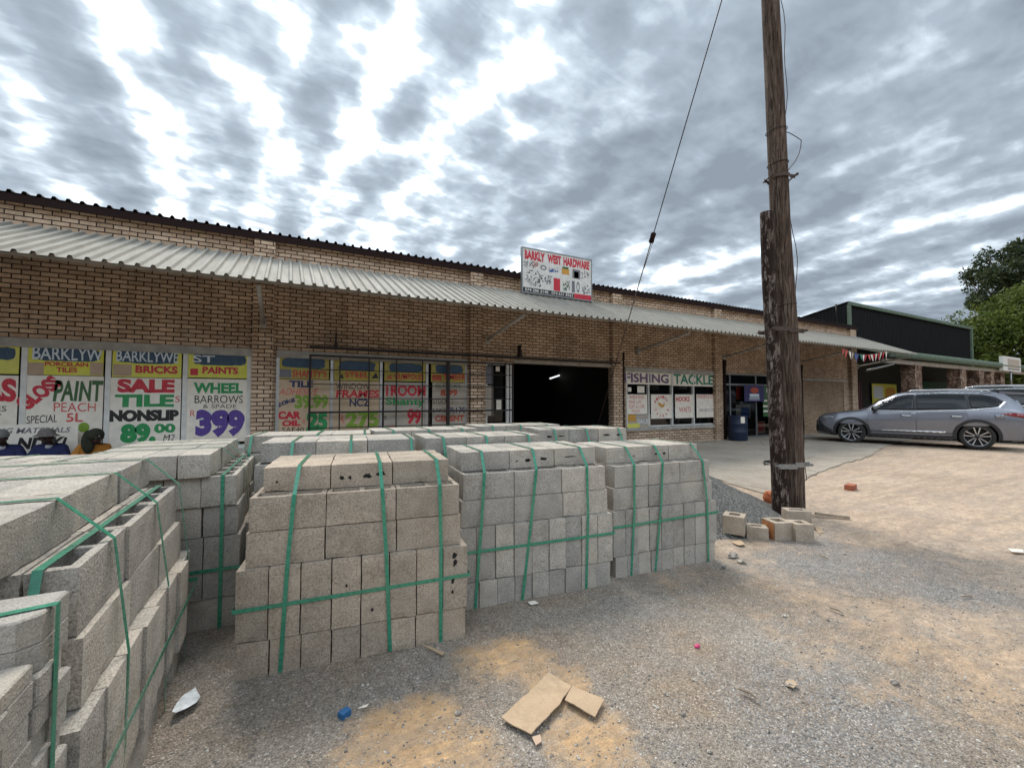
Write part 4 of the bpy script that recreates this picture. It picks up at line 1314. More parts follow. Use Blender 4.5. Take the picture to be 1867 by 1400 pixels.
# ---------------------------------------------------------------- pallet of small paving bricks at the near left
def paver_mesh(L, Wd, H_, ch, var):
    rn = random.Random(var)
    c = abs(ch)
    f_ = .004 if ch < 0 else c
    poly = [(c, 0), (L - c, 0), (L, c), (L, Wd - f_), (L - f_, Wd), (f_, Wd), (0, Wd - f_), (0, c)] if ch < 0 else [(c, 0), (L - c, 0), (L, c), (L, Wd - c), (L - c, Wd), (c, Wd), (0, Wd - c), (0, c)]
    mb = MB()
    t = .004
    ins = lambda k_: [((x - L / 2) * (1 - k_ / L) + L / 2, (y - Wd / 2) * (1 - k_ / Wd) + Wd / 2) for x, y in poly]
    n_ = 8
    vs = [(x, y, 0) for x, y in poly] + [(x, y, H_ - t) for x, y in poly] + [(x, y, H_) for x, y in ins(2 * t)]
    fs = [tuple(reversed(range(8)))]
    for a in (0, 8):
        fs += [(a + i, a + (i + 1) % 8, a + 8 + (i + 1) % 8, a + 8 + i) for i in range(8)]
    fs.append(tuple(range(16, 24)))
    mb.add(vs, fs)
    return mb


pm = {}
M['paver'] = concrete('paver_concrete', (0.45, 0.42, 0.37), (0.37, 0.345, 0.31), 2.2)
def paver(x, y, z, L, Wd, H_, lab, rz=0, ch=.004):
    k = (round(L, 3), round(Wd, 3), round(H_, 3), ch)
    if k not in pm: pm[k] = paver_mesh(L - .002, Wd - .002, H_ - .0015, ch, 1).mesh('paving_brick', [M['paver']])
    o = bpy.data.objects.new('paving_brick', pm[k]); COL.objects.link(o)
    o.location = (x, y, z); o.rotation_euler = (0, 0, rz)
    tag(o, lab, 'paving brick', 'paving bricks stacked at the near left')


PX = -.466       # the stack's right-hand face
ph = .062
pr2 = random.Random(4)
# rear column (taller), two bricks deep along y
ncol = 15
for k in range(ncol):
    z_ = .0 + k * ph
    topc = k >= ncol - 2
    for j in range(2):
        y0_ = 1.315 + j * .085
        xo = pr2.uniform(-.012, .012) + (0 if k < ncol - 3 else .0)
        if topc and j == 0:
            paver(PX - .20 + xo * .3, y0_, z_, .20, .168, ph, f'grey chamfered paving brick, {"topmost" if k == ncol - 1 else "second from top"} of the rear column by the strap', ch=-.03)
            paver(PX - .41 + xo * .3, y0_, z_, .20, .168, ph, f'grey chamfered paving brick one in from the yard side, {"topmost" if k == ncol - 1 else "second"} layer of the rear column', ch=.03)
        elif not topc:
            paver(PX - .20 + xo, y0_, z_, .20, .083, ph, f'small grey paving brick, layer {ORD[k % 9]}{" upper" if k > 8 else " lower"} set, {"near" if j == 0 else "far"} half of the rear column')
    if not topc or True:
        hidden2 = None
mbp = MB()
mbp.box(PX - 1.0, PX - .42 if False else PX - .215, 1.318, 1.48, 0, (ncol - 2) * ph - .004)
mbp.box(PX - 1.0, PX - .415, 1.318, 1.48, (ncol - 2) * ph, ncol * ph - .002)
tag(mbp.build('paving_bricks', M['paver']), 'grey paving bricks deeper inside the near left stack', 'paving bricks', kind='stuff')
nlow = 13
for k in range(nlow):
    z_ = .0 + k * ph
    for j in range(5):
        y0_ = .78 + j * .105 + (.0 if k % 2 else .012)
        xo = pr2.uniform(-.004, .004)
        paver(PX - .196 + xo, y0_, z_, .20, .103, ph, f'pale paving brick, {ORD[j]} from the near end, {ORD[k % 9]} layer of the {"upper" if k > 8 else "lower"} front column')
paver(PX - .418, .78, nlow * ph + .001, .42, .53, .035, 'wide pale slab capping the front column of paving bricks', ch=.003)
mbp = MB(); mbp.box(PX - 1.0, PX - .215, .78, 1.31, 0, nlow * ph - .003)
tag(mbp.build('paving_bricks', M['paver']), 'pale paving bricks deeper inside the front column', 'paving bricks', kind='stuff')
# its strap
y_ = 1.43
prof = [(PX + .012, .0), (PX + .010, ncol * ph + .002), (PX - .20, ncol * ph + .003), (PX - .9, ncol * ph + .004)]
mb = MB(); vs = []
for q, (x_, z_) in enumerate(prof):
    yy = 1.385 + (0 if q < 2 else -.04 * (q - 1))
    vs += [(x_, yy - .011, z_), (x_, yy + .011, z_)]
mb.add(vs, [(2 * i, 2 * i + 1, 2 * i + 3, 2 * i + 2) for i in range(3)])
o = mb.build('plastic_strap', M['strap']); md = o.modifiers.new('thickness', 'SOLIDIFY'); md.thickness = .0014
tag(o, 'green plastic strap down the near left stack of paving bricks', 'strap', 'green straps round the pallets')
# ---------------------------------------------------------------- gravel heap behind the front row
hc = Vector((4.45, 3.85, 0))
mb = MB(); n_ = 60; vs = []; fs = []
hx, hy, hh = 1.5, 1.2, .66
for j in range(n_ + 1):
    for i in range(n_ + 1):
        u, v = i / n_ * 2 - 1, j / n_ * 2 - 1
        rr_ = math.hypot(u, v)
        ang_ = math.atan2(v, u)
        k_ = 1 + .14 * noise.noise(Vector((math.cos(ang_) * 1.4, math.sin(ang_) * 1.4, 2)))
        hz = max(0, 1 - rr_ / .96 * k_)
        z_ = hh * (hz ** 1.12) + .03 * noise.noise(Vector((u * 4, v * 4, 9))) * min(1, hz * 4) - .03
        z_ += .008 * noise.noise(Vector((u * 45, v * 45, 1))) * min(1, hz * 6)
        vs.append((u * hx, v * hy, z_))
for j in range(n_):
    for i in range(n_):
        a = j * (n_ + 1) + i
        fs.append((a, a + 1, a + n_ + 2, a + n_ + 1))
mb.add(vs, fs, smooth=False)
HP, nt, b = newmat('heap_gravel')
N = NT(nt)
p = N.pos()
sc = N.n('SeparateColor'); nt.links.new(N.vor(p, 95, 'Color'), sc.inputs[0])
c = N.ramp(sc.outputs[0], (0.0, (0.06, 0.068, 0.064)), (0.5, (0.165, 0.158, 0.145)), (0.85, (0.27, 0.26, 0.24)), (1.0, (0.42, 0.41, 0.38)))
N.put(b.inputs['Base Color'], N.mix(.8, c, N.ramp(N.vor(p, 95), (0.3, 1.0), (0.7, .45)), 'MULTIPLY'))
b.inputs['Roughness'].default_value = .9
N.put(b.inputs['Normal'], N.bump(N.math('SUBTRACT', 1.0, N.vor(p, 95)), 1.0, .015))
o = tag(mb.build('gravel_heap', HP, loc=hc), 'heap of dark grey gravel between the last pallet and the pole', 'gravel', kind='stuff')


def heap_z(x, y):
    u, v = (x - hc.x) / hx, (y - hc.y) / hy
    return max(ground_z(x, y), hh * max(0, 1 - math.hypot(u, v) / .96) ** 1.12 - .03)


# ---------------------------------------------------------------- utility pole and the stub lashed to it
M['pole_brown'] = wood_pole('pole_brown', (0.03, 0.02, 0.016), (0.125, 0.085, 0.063), (0.25, 0.195, 0.16), .3)
M['pole_flaked'] = wood_pole('pole_flaked', (0.06, 0.04, 0.033), (0.17, 0.13, 0.11), (0.34, 0.30, 0.275), 1.0)


def at_depth(px, py, ref):
    """Point on the sight line at the same camera depth as ref."""
    d_ = ray(px, py)
    return CAM + d_ * ((ref - CAM).dot(c_f) / d_.dot(c_f))


pb = gp(1449, 934); pb.z = 0
pts_px = [(1449, 960), (1446, 860), (1441, 700), (1433, 560), (1424, 430), (1418, 300), (1413, 180), (1406, 40), (1399, -120), (1391, -300)]
pts = [at_depth(x, y, Vector((pb.x, pb.y, CAM_H))) for x, y in pts_px]
dpt = (Vector((pb.x, pb.y, CAM_H)) - CAM).dot(c_f)
rad = [w / 2 * dpt / FPX for w in (35, 35, 34, 33, 32, 31, 30, 29, 28, 27)]


def pole_mesh(pts, rad, n=28, seg=10, seed=1):
    P_, R_ = [], []
    for i in range(len(pts) - 1):
        for t in range(seg):
            u = t / seg
            P_.append(pts[i].lerp(pts[i + 1], u)); R_.append(rad[i] + (rad[i + 1] - rad[i]) * u)
    P_.append(pts[-1]); R_.append(rad[-1])
    mb = MB(); vs = []
    for i, (p_, r_) in enumerate(zip(P_, R_)):
        for k_ in range(n):
            q = 2 * math.pi * k_ / n
            w = r_ * (1 + .035 * noise.noise(Vector((math.cos(q) * 2.2, math.sin(q) * 2.2, p_.z * .5 + seed * 9))) + .02 * noise.noise(Vector((math.cos(q) * 9, math.sin(q) * 9, p_.z * .7 + seed))))
            vs.append((p_.x + w * math.cos(q), p_.y + w * math.sin(q), p_.z))
    fs = [(i * n + k_, i * n + (k_ + 1) % n, (i + 1) * n + (k_ + 1) % n, (i + 1) * n + k_) for i in range(len(P_) - 1) for k_ in range(n)]
    fs.append(tuple((len(P_) - 1) * n + k_ for k_ in range(n)))
    mb.add(vs, fs, smooth=True)
    mb.sm[-1] = False
    return mb


mb = pole_mesh([p_ - pb for p_ in pts], rad, seed=1)
pole = tag(mb.build('utility_pole', M['pole_brown'], loc=pb), 'tall brown weathered wooden pole rising past the top of the photo', 'pole')
sb = gp(1422, 938); sb.z = 0
spx = [(1426, 965), (1421.5, 860), (1414, 740), (1408, 620), (1400.5, 500), (1397, 388)]
sref = Vector((sb.x, sb.y, CAM_H)) + Vector((c_f.x, c_f.y, 0)) * -.03
spts = [at_depth(x, y, sref) for x, y in spx]
srad = [w / 2 * dpt / FPX for w in (30, 27, 24, 22, 21, 20)]
mb = pole_mesh([p_ - sb for p_ in spts], srad, seed=4)
stub = tag(mb.build('pole_stub', M['pole_flaked'], loc=sb), 'shorter flaking black and grey post lashed against the tall pole', 'post')


def on_pole(y_px, side=0):
    for (x0, y0), (x1, y1), p0, p1 in zip(pts_px, pts_px[1:], pts, pts[1:]):
        if y1 <= y_px <= y0: return p0.lerp(p1, (y0 - y_px) / (y0 - y1))


def clamp_band(y_px, both, name, label, mat, wd=.05):
    c = on_pole(y_px)
    mb = MB()
    hr = Vector((c_r.x, c_r.y, 0)).normalized(); hf = Vector((c_f.x, c_f.y, 0)).normalized()
    rp = .5 * 34 * dpt / FPX + .006
    x_l = -rp - (.19 if both else 0)
    # flat bars front and back with bolts through their ends
    for s in (-1, 1):
        for q in range(9):
            a0, a1 = x_l - .02 + (rp + .07 - x_l) * q / 9, x_l - .02 + (rp + .07 - x_l) * (q + 1) / 9
            f = lambda x_: (math.sqrt(max(0, rp * rp - x_ * x_)) if x_ > -rp else (math.sqrt(max(0, .105 ** 2 - (x_ + rp + .09) ** 2)) if both else 0))
            y0, y1 = max(.055, f(a0)), max(.055, f(a1))
            if both and s < 0: y0, y1 = (.25 if a0 < -rp + .03 else y0), (.25 if a1 < -rp + .03 else y1)
            A, B_ = hr * a0 + hf * s * y0, hr * a1 + hf * s * y1
            o_ = hf * s * .006
            z0, z1 = Vector((0, 0, -wd / 2)), Vector((0, 0, wd / 2))
            mb.add([A + z0, B_ + z0, B_ + z1, A + z1, A + z0 + o_, B_ + z0 + o_, B_ + z1 + o_, A + z1 + o_], [(0, 1, 2, 3), (7, 6, 5, 4), (0, 4, 5, 1), (3, 2, 6, 7), (0, 3, 7, 4), (1, 5, 6, 2)])
    for x_ in (x_l - .01, rp + .04):
        fx = .28 if both and x_ < 0 else .13
        mb.tube([hr * x_ - hf * fx, hr * x_ + hf * .10], .009, 6); mb.tube([hr * x_ - hf * (fx - .015), hr * x_ - hf * (fx - .03)], .018, 6)
    o = mb.build(name, M[mat], loc=c)
    return tag(o, label, 'clamp', 'bolted steel clamps round the pole')


clamp_band(845, True, 'pole_clamp', 'galvanised bolted clamp low on the pole and the stub', 'galv', .06)
clamp_band(605, True, 'pole_clamp', 'dull bolted clamp halfway up joining pole and stub', 'rust', .05)
clamp_band(326, False, 'pole_clamp', 'rusty bolted clamp on the pole above the stub', 'rust', .045)
# thin wire running down beside the pole, with a loose loop
ref = Vector((pb.x, pb.y, CAM_H)) - Vector((c_f.x, c_f.y, 0)) * .02
rn = random.Random(8)
mb = MB()
wpts = []
for y_ in range(-250, 900, 25):
    c = on_pole(y_)
    off = 17 + 5 * math.sin(y_ / 60.) + 3 * math.sin(y_ / 23.)
    c0 = c + Vector((c_r.x, c_r.y, 0)).normalized() * off * dpt / FPX - Vector((c_f.x, c_f.y, 0)) * .02
    wpts.append(c0 - pb)
mb.tube(wpts, .0045, 5)
tag(mb.build('wire', M['steel_dark'], loc=pb), 'thin dark wire hanging down the side of the tall pole', 'wire')
mb = MB()
lp = [at_depth(x, y, ref) - pb for x, y in ((1431, 240), (1440, 243), (1452, 250), (1461, 256), (1460, 268), (1457, 280), (1450, 294), (1442, 304), (1436, 312))]
mb.tube(lp, .005, 5)
tag(mb.build('wire', M['steel_dark'], loc=pb), 'stiff loop of wire sticking out from the pole above the rusty clamp', 'wire')
mb = MB()
for y_ in (300, 240, 556):
    c = on_pole(y_) - pb
    rr_ = .5 * 33 * dpt / FPX + .004
    mb.tube([(c.x + rr_ * math.cos(q / 16 * 6.2832), c.y + rr_ * math.sin(q / 16 * 6.2832), c.z + .015 * math.cos(q / 16 * 6.28)) for q in range(17)], .005, 5)
mb.build('wire_turn', M['steel_dark'], pole)
# guy wire with its insulator
gtop = on_pole(-262)
ganc = gp(1079, 812)
dirg = ganc - gtop
ti = min((i / 400 for i in range(400)), key=lambda t: abs(((gtop + dirg * t - CAM).dot(c_u) / (gtop + dirg * t - CAM).dot(c_f)) - (700 - 433) / FPX))
ins = gtop + dirg * ti
gy = empty('guy_wire', ganc, label='steel guy wire slanting from the pole top to the ground by the doorway', cat='guy wire')
mb = MB(); mb.tube([gtop - ganc, ins - ganc], .009, 6); mb.build('cable', M['steel_dark'], gy)
mb = MB(); mb.tube([ins - ganc, Vector((0, 0, .0))], .011, 6)
mb.tube([ins - ganc + Vector((.03, 0, -.05)), (ins - ganc) * .90 + Vector((.02, 0, 0))], .006, 5)
mb.build('lower_cable', M['rust'], gy)
ax = dirg.normalized()
mb = MB(); mb.tube([ins - ganc - ax * .11, ins - ganc - ax * .09, ins - ganc, ins - ganc + ax * .09, ins - ganc + ax * .11], [.03, .055, .048, .055, .03], 10)
mb.build('insulator', M['fascia'], gy)

# ---------------------------------------------------------------- broken hollow blocks at the foot of the pole
M['orange_stain'] = plain('orange_stain', (0.42, 0.17, 0.06), .9, var=.3, scale=25)
HB = 'broken hollow blocks round the foot of the pole'


def hollow(px, py, rz, L, Dp, H_, label, mat='block_tan', tilt=0, stain=False, t=.05, z=None):
    g_ = gp(px, py)
    me_ = chip_box(L, Dp, H_, int(px), 1, .03, t)
    for i in range(len(me_.v)): me_.v[i] = me_.v[i] - Vector((L / 2, Dp / 2, 0))
    o = me_.build('hollow_block', M[mat], loc=(g_.x, g_.y, heap_z(g_.x, g_.y) - .012 if z is None else z), rot=(tilt, tilt * .4, rz))
    if stain:
        mb = MB(); mb.quad((-L / 2 - .002, Dp / 2 - .012, .02), (-L / 2 - .002, -Dp / 2 + .012, .012), (-L / 2 - .002, -Dp / 2 + .010, H_ - .012), (-L / 2 - .002, Dp / 2 - .012, H_ - .012))
        mb.build('orange_face', M['orange_stain'], o)
    tag(o, label, 'broken block', HB)
    return o


hollow(1340, 976, R(28), .21, .20, .185, 'broken hollow block standing nearest the last pallet')
hollow(1379, 978, R(-48), .20, .16, .13, 'low broken block between two hollow ones')
hollow(1418, 978, R(-24), .205, .21, .19, 'hollow block with one orange stained face', stain=True)
hollow(1458, 982, R(-32), .175, .19, .185, 'grey hollow block at the outer end of the row')
hollow(1452, 958, R(-40), .24, .17, .15, 'half sunk broken block leaning at the pole foot', z=.03)


def lump(name, label, cat, px, py, size, mat, seed, zoff=0.0, sub=2, rot=0, sq=(1, 1, 1), box=False):
    g_ = gp(px, py)
    bm_ = bmesh.new()
    if box: bmesh.ops.create_cube(bm_, size=2); bmesh.ops.subdivide_edges(bm_, edges=bm_.edges[:], cuts=5, use_grid_fill=True)
    else: bmesh.ops.create_icosphere(bm_, subdivisions=sub + 1, radius=1)
    for v in bm_.verts:
        n0 = noise.noise(v.co * 1.7 + Vector((seed, 0, 0))) * .22 + noise.noise(v.co * 5 + Vector((0, seed, 0))) * .09
        v.co *= (1 + n0 * (.35 if box else 1))
        v.co = Vector((v.co.x * size * sq[0], v.co.y * size * sq[1], v.co.z * size * sq[2]))
    me_ = bpy.data.meshes.new(name); bm_.to_mesh(me_); bm_.free()
    me_.materials.append(mat)
    o = link(name, me_, loc=(g_.x, g_.y, heap_z(g_.x, g_.y) + size * sq[2] * .8 + zoff), rot=(0, 0, rot))
    return tag(o, label, cat)


RB = brick('loose_red_brick', (0.40, 0.13, 0.07), (0.33, 0.10, 0.06), (0.35, 0.15, 0.09))
M['red_clay'] = plain('red_clay', (0.40, 0.13, 0.07), .9, var=.35, scale=20, bump=.4)
M['orange_clay'] = plain('orange_clay', (0.50, 0.14, 0.05), .85, var=.3, scale=12, bump=.3)
lump('broken_brick', 'broken red brick lying alone on the sandy yard', 'brick', 1551, 892, .075, M['red_clay'], 3, box=True, sq=(1.5, .75, .6), rot=.2)
lump('clay_shard', 'orange red clay lump behind the pole foot on the heap', 'brick', 1402, 915, .10, M['orange_clay'], 5, sq=(.8, .7, .9))
M['old_wood'] = plain('old_wood', (0.30, 0.24, 0.18), .85, var=.4, scale=30)
g_ = gp(1517, 943)
mb = MB(); mb.box(-.17, .17, -.025, .025, 0, .025)
tag(mb.build('plank', M['old_wood'], loc=(g_.x, g_.y, .01), rot=(0, .05, R(-48))), 'short grey plank lying beyond the pole', 'plank')


# ---------------------------------------------------------------- litter
def sheet_piece(name, label, cat, pxs, mat, thick=.004, z=.012, curl=.01, n=9, seed=1, lift=None):
    """A flat torn piece given by its outline on the ground."""
    P_ = [gp(x, y) for x, y in pxs]
    c = sum(P_, Vector()) / len(P_)
    out = []
    for a, b_ in zip(P_, P_[1:] + P_[:1]):
        L_ = (b_ - a).length
        for t in range(n):
            q = a.lerp(b_, t / n)
            nn = Vector((-(b_ - a).y, (b_ - a).x, 0)).normalized()
            q += nn * L_ * (.03 * noise.noise(Vector((q.x * 17, q.y * 17, seed))) + .02 * noise.noise(Vector((q.x * 60, q.y * 60, seed))))
            out.append(q - c)
    bm_ = bmesh.new()
    vs = [bm_.verts.new(q) for q in out]
    f = bm_.faces.new(vs)
    bmesh.ops.triangulate(bm_, faces=[f])
    bmesh.ops.subdivide_edges(bm_, edges=[e for e in bm_.edges if e.calc_length() > .05], cuts=2)
    bmesh.ops.triangulate(bm_, faces=bm_.faces[:])
    for v in bm_.verts:
        v.co.z = z + curl * (noise.noise(Vector((v.co.x * 6, v.co.y * 6, seed * 3))) + .4) + (lift(v.co) if lift else 0)
    me_ = bpy.data.meshes.new(name); bm_.to_mesh(me_); bm_.free()
    me_.materials.append(mat)
    o = link(name, me_, loc=(c.x, c.y, 0))
    md = o.modifiers.new('thickness', 'SOLIDIFY'); md.thickness = thick; md.offset = 1
    return tag(o, label, cat)


CB, nt, b = newmat('cardboard')
N = NT(nt)
o_ = N.coord()
w = N.n('TexWave'); nt.links.new(o_, w.inputs[0]); w.inputs['Scale'].default_value = 34; w.inputs['Distortion'].default_value = .4
cb_c = N.ramp(N.noise(o_, 16, 6, .75), (.36, .80), (.56, 1.0))
N.put(b.inputs['Base Color'], N.mix(1.0, N.mix(N.ramp(N.noise(o_, 9, 5, .65), (.35, 0.), (.75, .8)), (0.50, 0.365, 0.235), (0.38, 0.265, 0.165)), cb_c, 'MULTIPLY'))
b.inputs['Roughness'].default_value = .85
N.put(b.inputs['Normal'], N.bump(N.math('ADD', w.outputs['Fac'], N.math('MULTIPLY', N.noise(o_, 25, 4), 1.5)), .15, .004))
sheet_piece('cardboard', 'large torn piece of brown cardboard lying on the sand', 'cardboard', [(1000, 1231), (1042, 1254), (1022, 1288), (995, 1318), (968, 1347), (936, 1328), (914, 1314), (950, 1278)], CB, .005, .012, .012, seed=2)
sheet_piece('cardboard', 'smaller torn flap of cardboard beside the large piece', 'cardboard', [(1044, 1254), (1102, 1281), (1085, 1312), (1055, 1296), (1030, 1281)], CB, .005, .014, .012, seed=5)
sheet_piece('cardboard', 'reddish scrap of card at the tip of the large cardboard', 'cardboard', [(970, 1348), (985, 1343), (988, 1356), (977, 1364)], M['tile_pic'], .003, .010, .006, n=4, seed=7)
M['plastic_white'] = plain('white_plastic', (0.66, 0.70, 0.72), .3, var=.25, scale=30)
sheet_piece('plastic_bag', 'crumpled white plastic scrap lying by the long pallet', 'plastic litter', [(313, 1312), (322, 1296), (335, 1276), (356, 1260), (365, 1279), (358, 1290), (338, 1303), (320, 1313)], M['plastic_white'], .002, .02, .028, n=8, seed=9)
lump('plastic_cube', 'small blue plastic cap lying on the gravel', 'plastic litter', 628, 1303, .02, plain('blue_plastic', (.02, .13, .32), .4), 2, box=True, sq=(1.1, .9, .7), rot=.5)
lump('plastic_scrap', 'tiny pink plastic scrap on the gravel', 'plastic litter', 1271, 1177, .016, plain('pink_plastic', (.6, .04, .16), .5), 6, sq=(1.2, .8, .6))
sheet_piece('paper_scrap', 'white paper scrap below the grey middle pallet', 'paper litter', [(962, 1101), (974, 1099), (982, 1103), (968, 1106)], M['paper'], .002, .012, .008, n=4)
sheet_piece('paper_scrap', 'white paper strip at the far edge of the yard', 'paper litter', [(1838, 1003), (1866, 1005), (1866, 1009), (1845, 1008)], M['paper'], .002, .012, .008, n=4)
sheet_piece('card_scrap', 'orange peel coloured scrap on the open gravel', 'card litter', [(1432, 1247), (1446, 1244), (1453, 1252), (1447, 1258), (1436, 1253)], CB, .003, .01, .01, n=4)
sheet_piece('card_scrap', 'beige leaf of card by the broken blocks', 'card litter', [(1334, 990), (1350, 988), (1358, 996), (1346, 997)], CB, .003, .012, .012, n=4, seed=12)
sheet_piece('card_scrap', 'narrow tan strip of card below the tan pallet', 'card litter', [(768, 1182), (782, 1184), (812, 1193), (806, 1198), (788, 1190)], CB, .004, .012, .015, n=4, seed=4)
sheet_piece('paper_scrap', 'torn white scrap beside the blue cap', 'paper litter', [(652, 1296), (662, 1291), (673, 1287), (668, 1293)], M['paper'], .002, .01, .008, n=4, seed=14)
sheet_piece('card_scrap', 'yellow brown crushed card at the edge of the broken blocks', 'card litter', [(1482, 962), (1490, 963), (1502, 972), (1494, 974)], CB, .004, .012, .02, n=4, seed=15)
for px, py, lab in ((1525, 1116, 'dark splinter of wood on the open yard'), (1503, 1018, 'dark chip beyond the broken blocks'), (1362, 1268, 'pale splinter on the gravel before the pole'), (1762, 1090, 'small dark stick on the sandy ground')):
    g_ = gp(px, py)
    mb = MB(); mb.tube([(-.04, 0, 0), (.01, .008, .006), (.045, 0, .002)], [.005, .007, .003], 6)
    tag(mb.build('stick', M['old_wood'], loc=(g_.x, g_.y, .012), rot=(0, 0, px)), lab, 'stick')

# ---------------------------------------------------------------- blue drum by the second door
g_ = gp(1327, 802)
dz = (g_ - CAM).dot(c_f)
dr = 15.5 * dz / FPX
M['drum'] = plain('drum_blue', (0.006, 0.018, 0.05), .5, var=.3, scale=6)
g_.y = min(g_.y, 9.80 - dr); g_.z = .028
hd = 44 * dz / FPX
dm = tag(MB().lathe([(0, 0), (dr * .96, 0), (dr, .03), (dr, hd * .32), (dr * 1.035, hd * .34), (dr, hd * .36), (dr, hd * .64), (dr * 1.035, hd * .66), (dr, hd * .68), (dr, hd - .03), (dr * 1.02, hd - .01), (dr * .97, hd), (dr * .93, hd - .02), (0, hd - .02)], 32).build('drum', M['drum'], loc=g_), 'blue plastic drum standing at the second shop door', 'drum')
mb = MB()
aa = math.atan2(-g_.y, -g_.x) + .55
for q in range(4):
    a0, a1 = aa + (q - 2) * .12, aa + (q - 1) * .12
    r1 = dr * 1.006
    mb.quad((r1 * math.cos(a0), r1 * math.sin(a0), hd * .70), (r1 * math.cos(a1), r1 * math.sin(a1), hd * .70), (r1 * math.cos(a1), r1 * math.sin(a1), hd * .95), (r1 * math.cos(a0), r1 * math.sin(a0), hd * .95))
mb.build('sticker', M['paper'], dm)

# ---------------------------------------------------------------- the three seated men
M['skin'] = plain('skin_dark', (0.05, 0.028, 0.02), .55, var=.15)
M['jacket_blue'] = plain('workwear_blue', (0.012, 0.017, 0.08), .85, var=.25, scale=8)
M['jacket_orange'] = plain('jacket_orange', (0.42, 0.165, 0.02), .85, var=.2, scale=8)
M['trouser'] = plain('trouser_dark', (0.03, 0.035, 0.06), .9)
M['hat_stripe'] = plain('hat_grey', (0.16, 0.14, 0.13), .9, var=.3, scale=25)
M['hat_knit'] = plain('hat_knit', (0.19, 0.185, 0.18), .95, var=.3, scale=40)
M['hat_camo'] = plain('hat_camo', (0.028, 0.028, 0.016), .95, var=.5, scale=18)
M['shirt'] = plain('shirt_pale', (0.45, 0.46, 0.5), .9)
M['shoe'] = plain('shoe_black', (0.02, 0.02, 0.02), .6)


def skin_mesh(name, verts, edges, radii, mat, parent, root=0, sub=2):
    me_ = bpy.data.meshes.new(name)
    me_.from_pydata([tuple(v) for v in verts], edges, [])
    o = bpy.data.objects.new(name, me_)
    COL.objects.link(o)
    o.modifiers.new('skin', 'SKIN')
    for i, r_ in enumerate(radii):
        sv = me_.skin_vertices[0].data[i]
        sv.radius = r_ if isinstance(r_, tuple) else (r_, r_)
        sv.use_root = i == root
    s = o.modifiers.new('sub', 'SUBSURF'); s.levels = sub; s.render_levels = sub
    dg = bpy.context.evaluated_depsgraph_get()
    m2 = bpy.data.meshes.new_from_object(o.evaluated_get(dg))
    bpy.data.objects.remove(o)
    m2.materials.clear(); m2.materials.append(M[mat])
    for p_ in m2.polygons: p_.use_smooth = True
    return link(name, m2, parent)


def ell(mb, c, r, n=14, m_=9, z0=-1.0, mi=0):
    vs, fs = [], []
    for j in range(m_ + 1):
        t = -math.pi / 2 * (-z0) + (math.pi / 2 + math.pi / 2 * (-z0)) * j / m_
        for i in range(n):
            q = 2 * math.pi * i / n
            vs.append((c[0] + r[0] * math.cos(t) * math.cos(q), c[1] + r[1] * math.cos(t) * math.sin(q), c[2] + r[2] * math.sin(t)))
    for j in range(m_):
        for i in range(n):
            fs.append((j * n + i, j * n + (i + 1) % n, (j + 1) * n + (i + 1) % n, (j + 1) * n + i))
    mb.add(vs, fs, mi, None, True)


def fuse(body, mb):
    """Grow more of the one continuous body mesh."""
    me_ = mb.mesh('body', [])
    bm_ = bmesh.new(); bm_.from_mesh(body.data); bm_.from_mesh(me_); bm_.to_mesh(body.data); bm_.free()
    bpy.data.meshes.remove(me_)


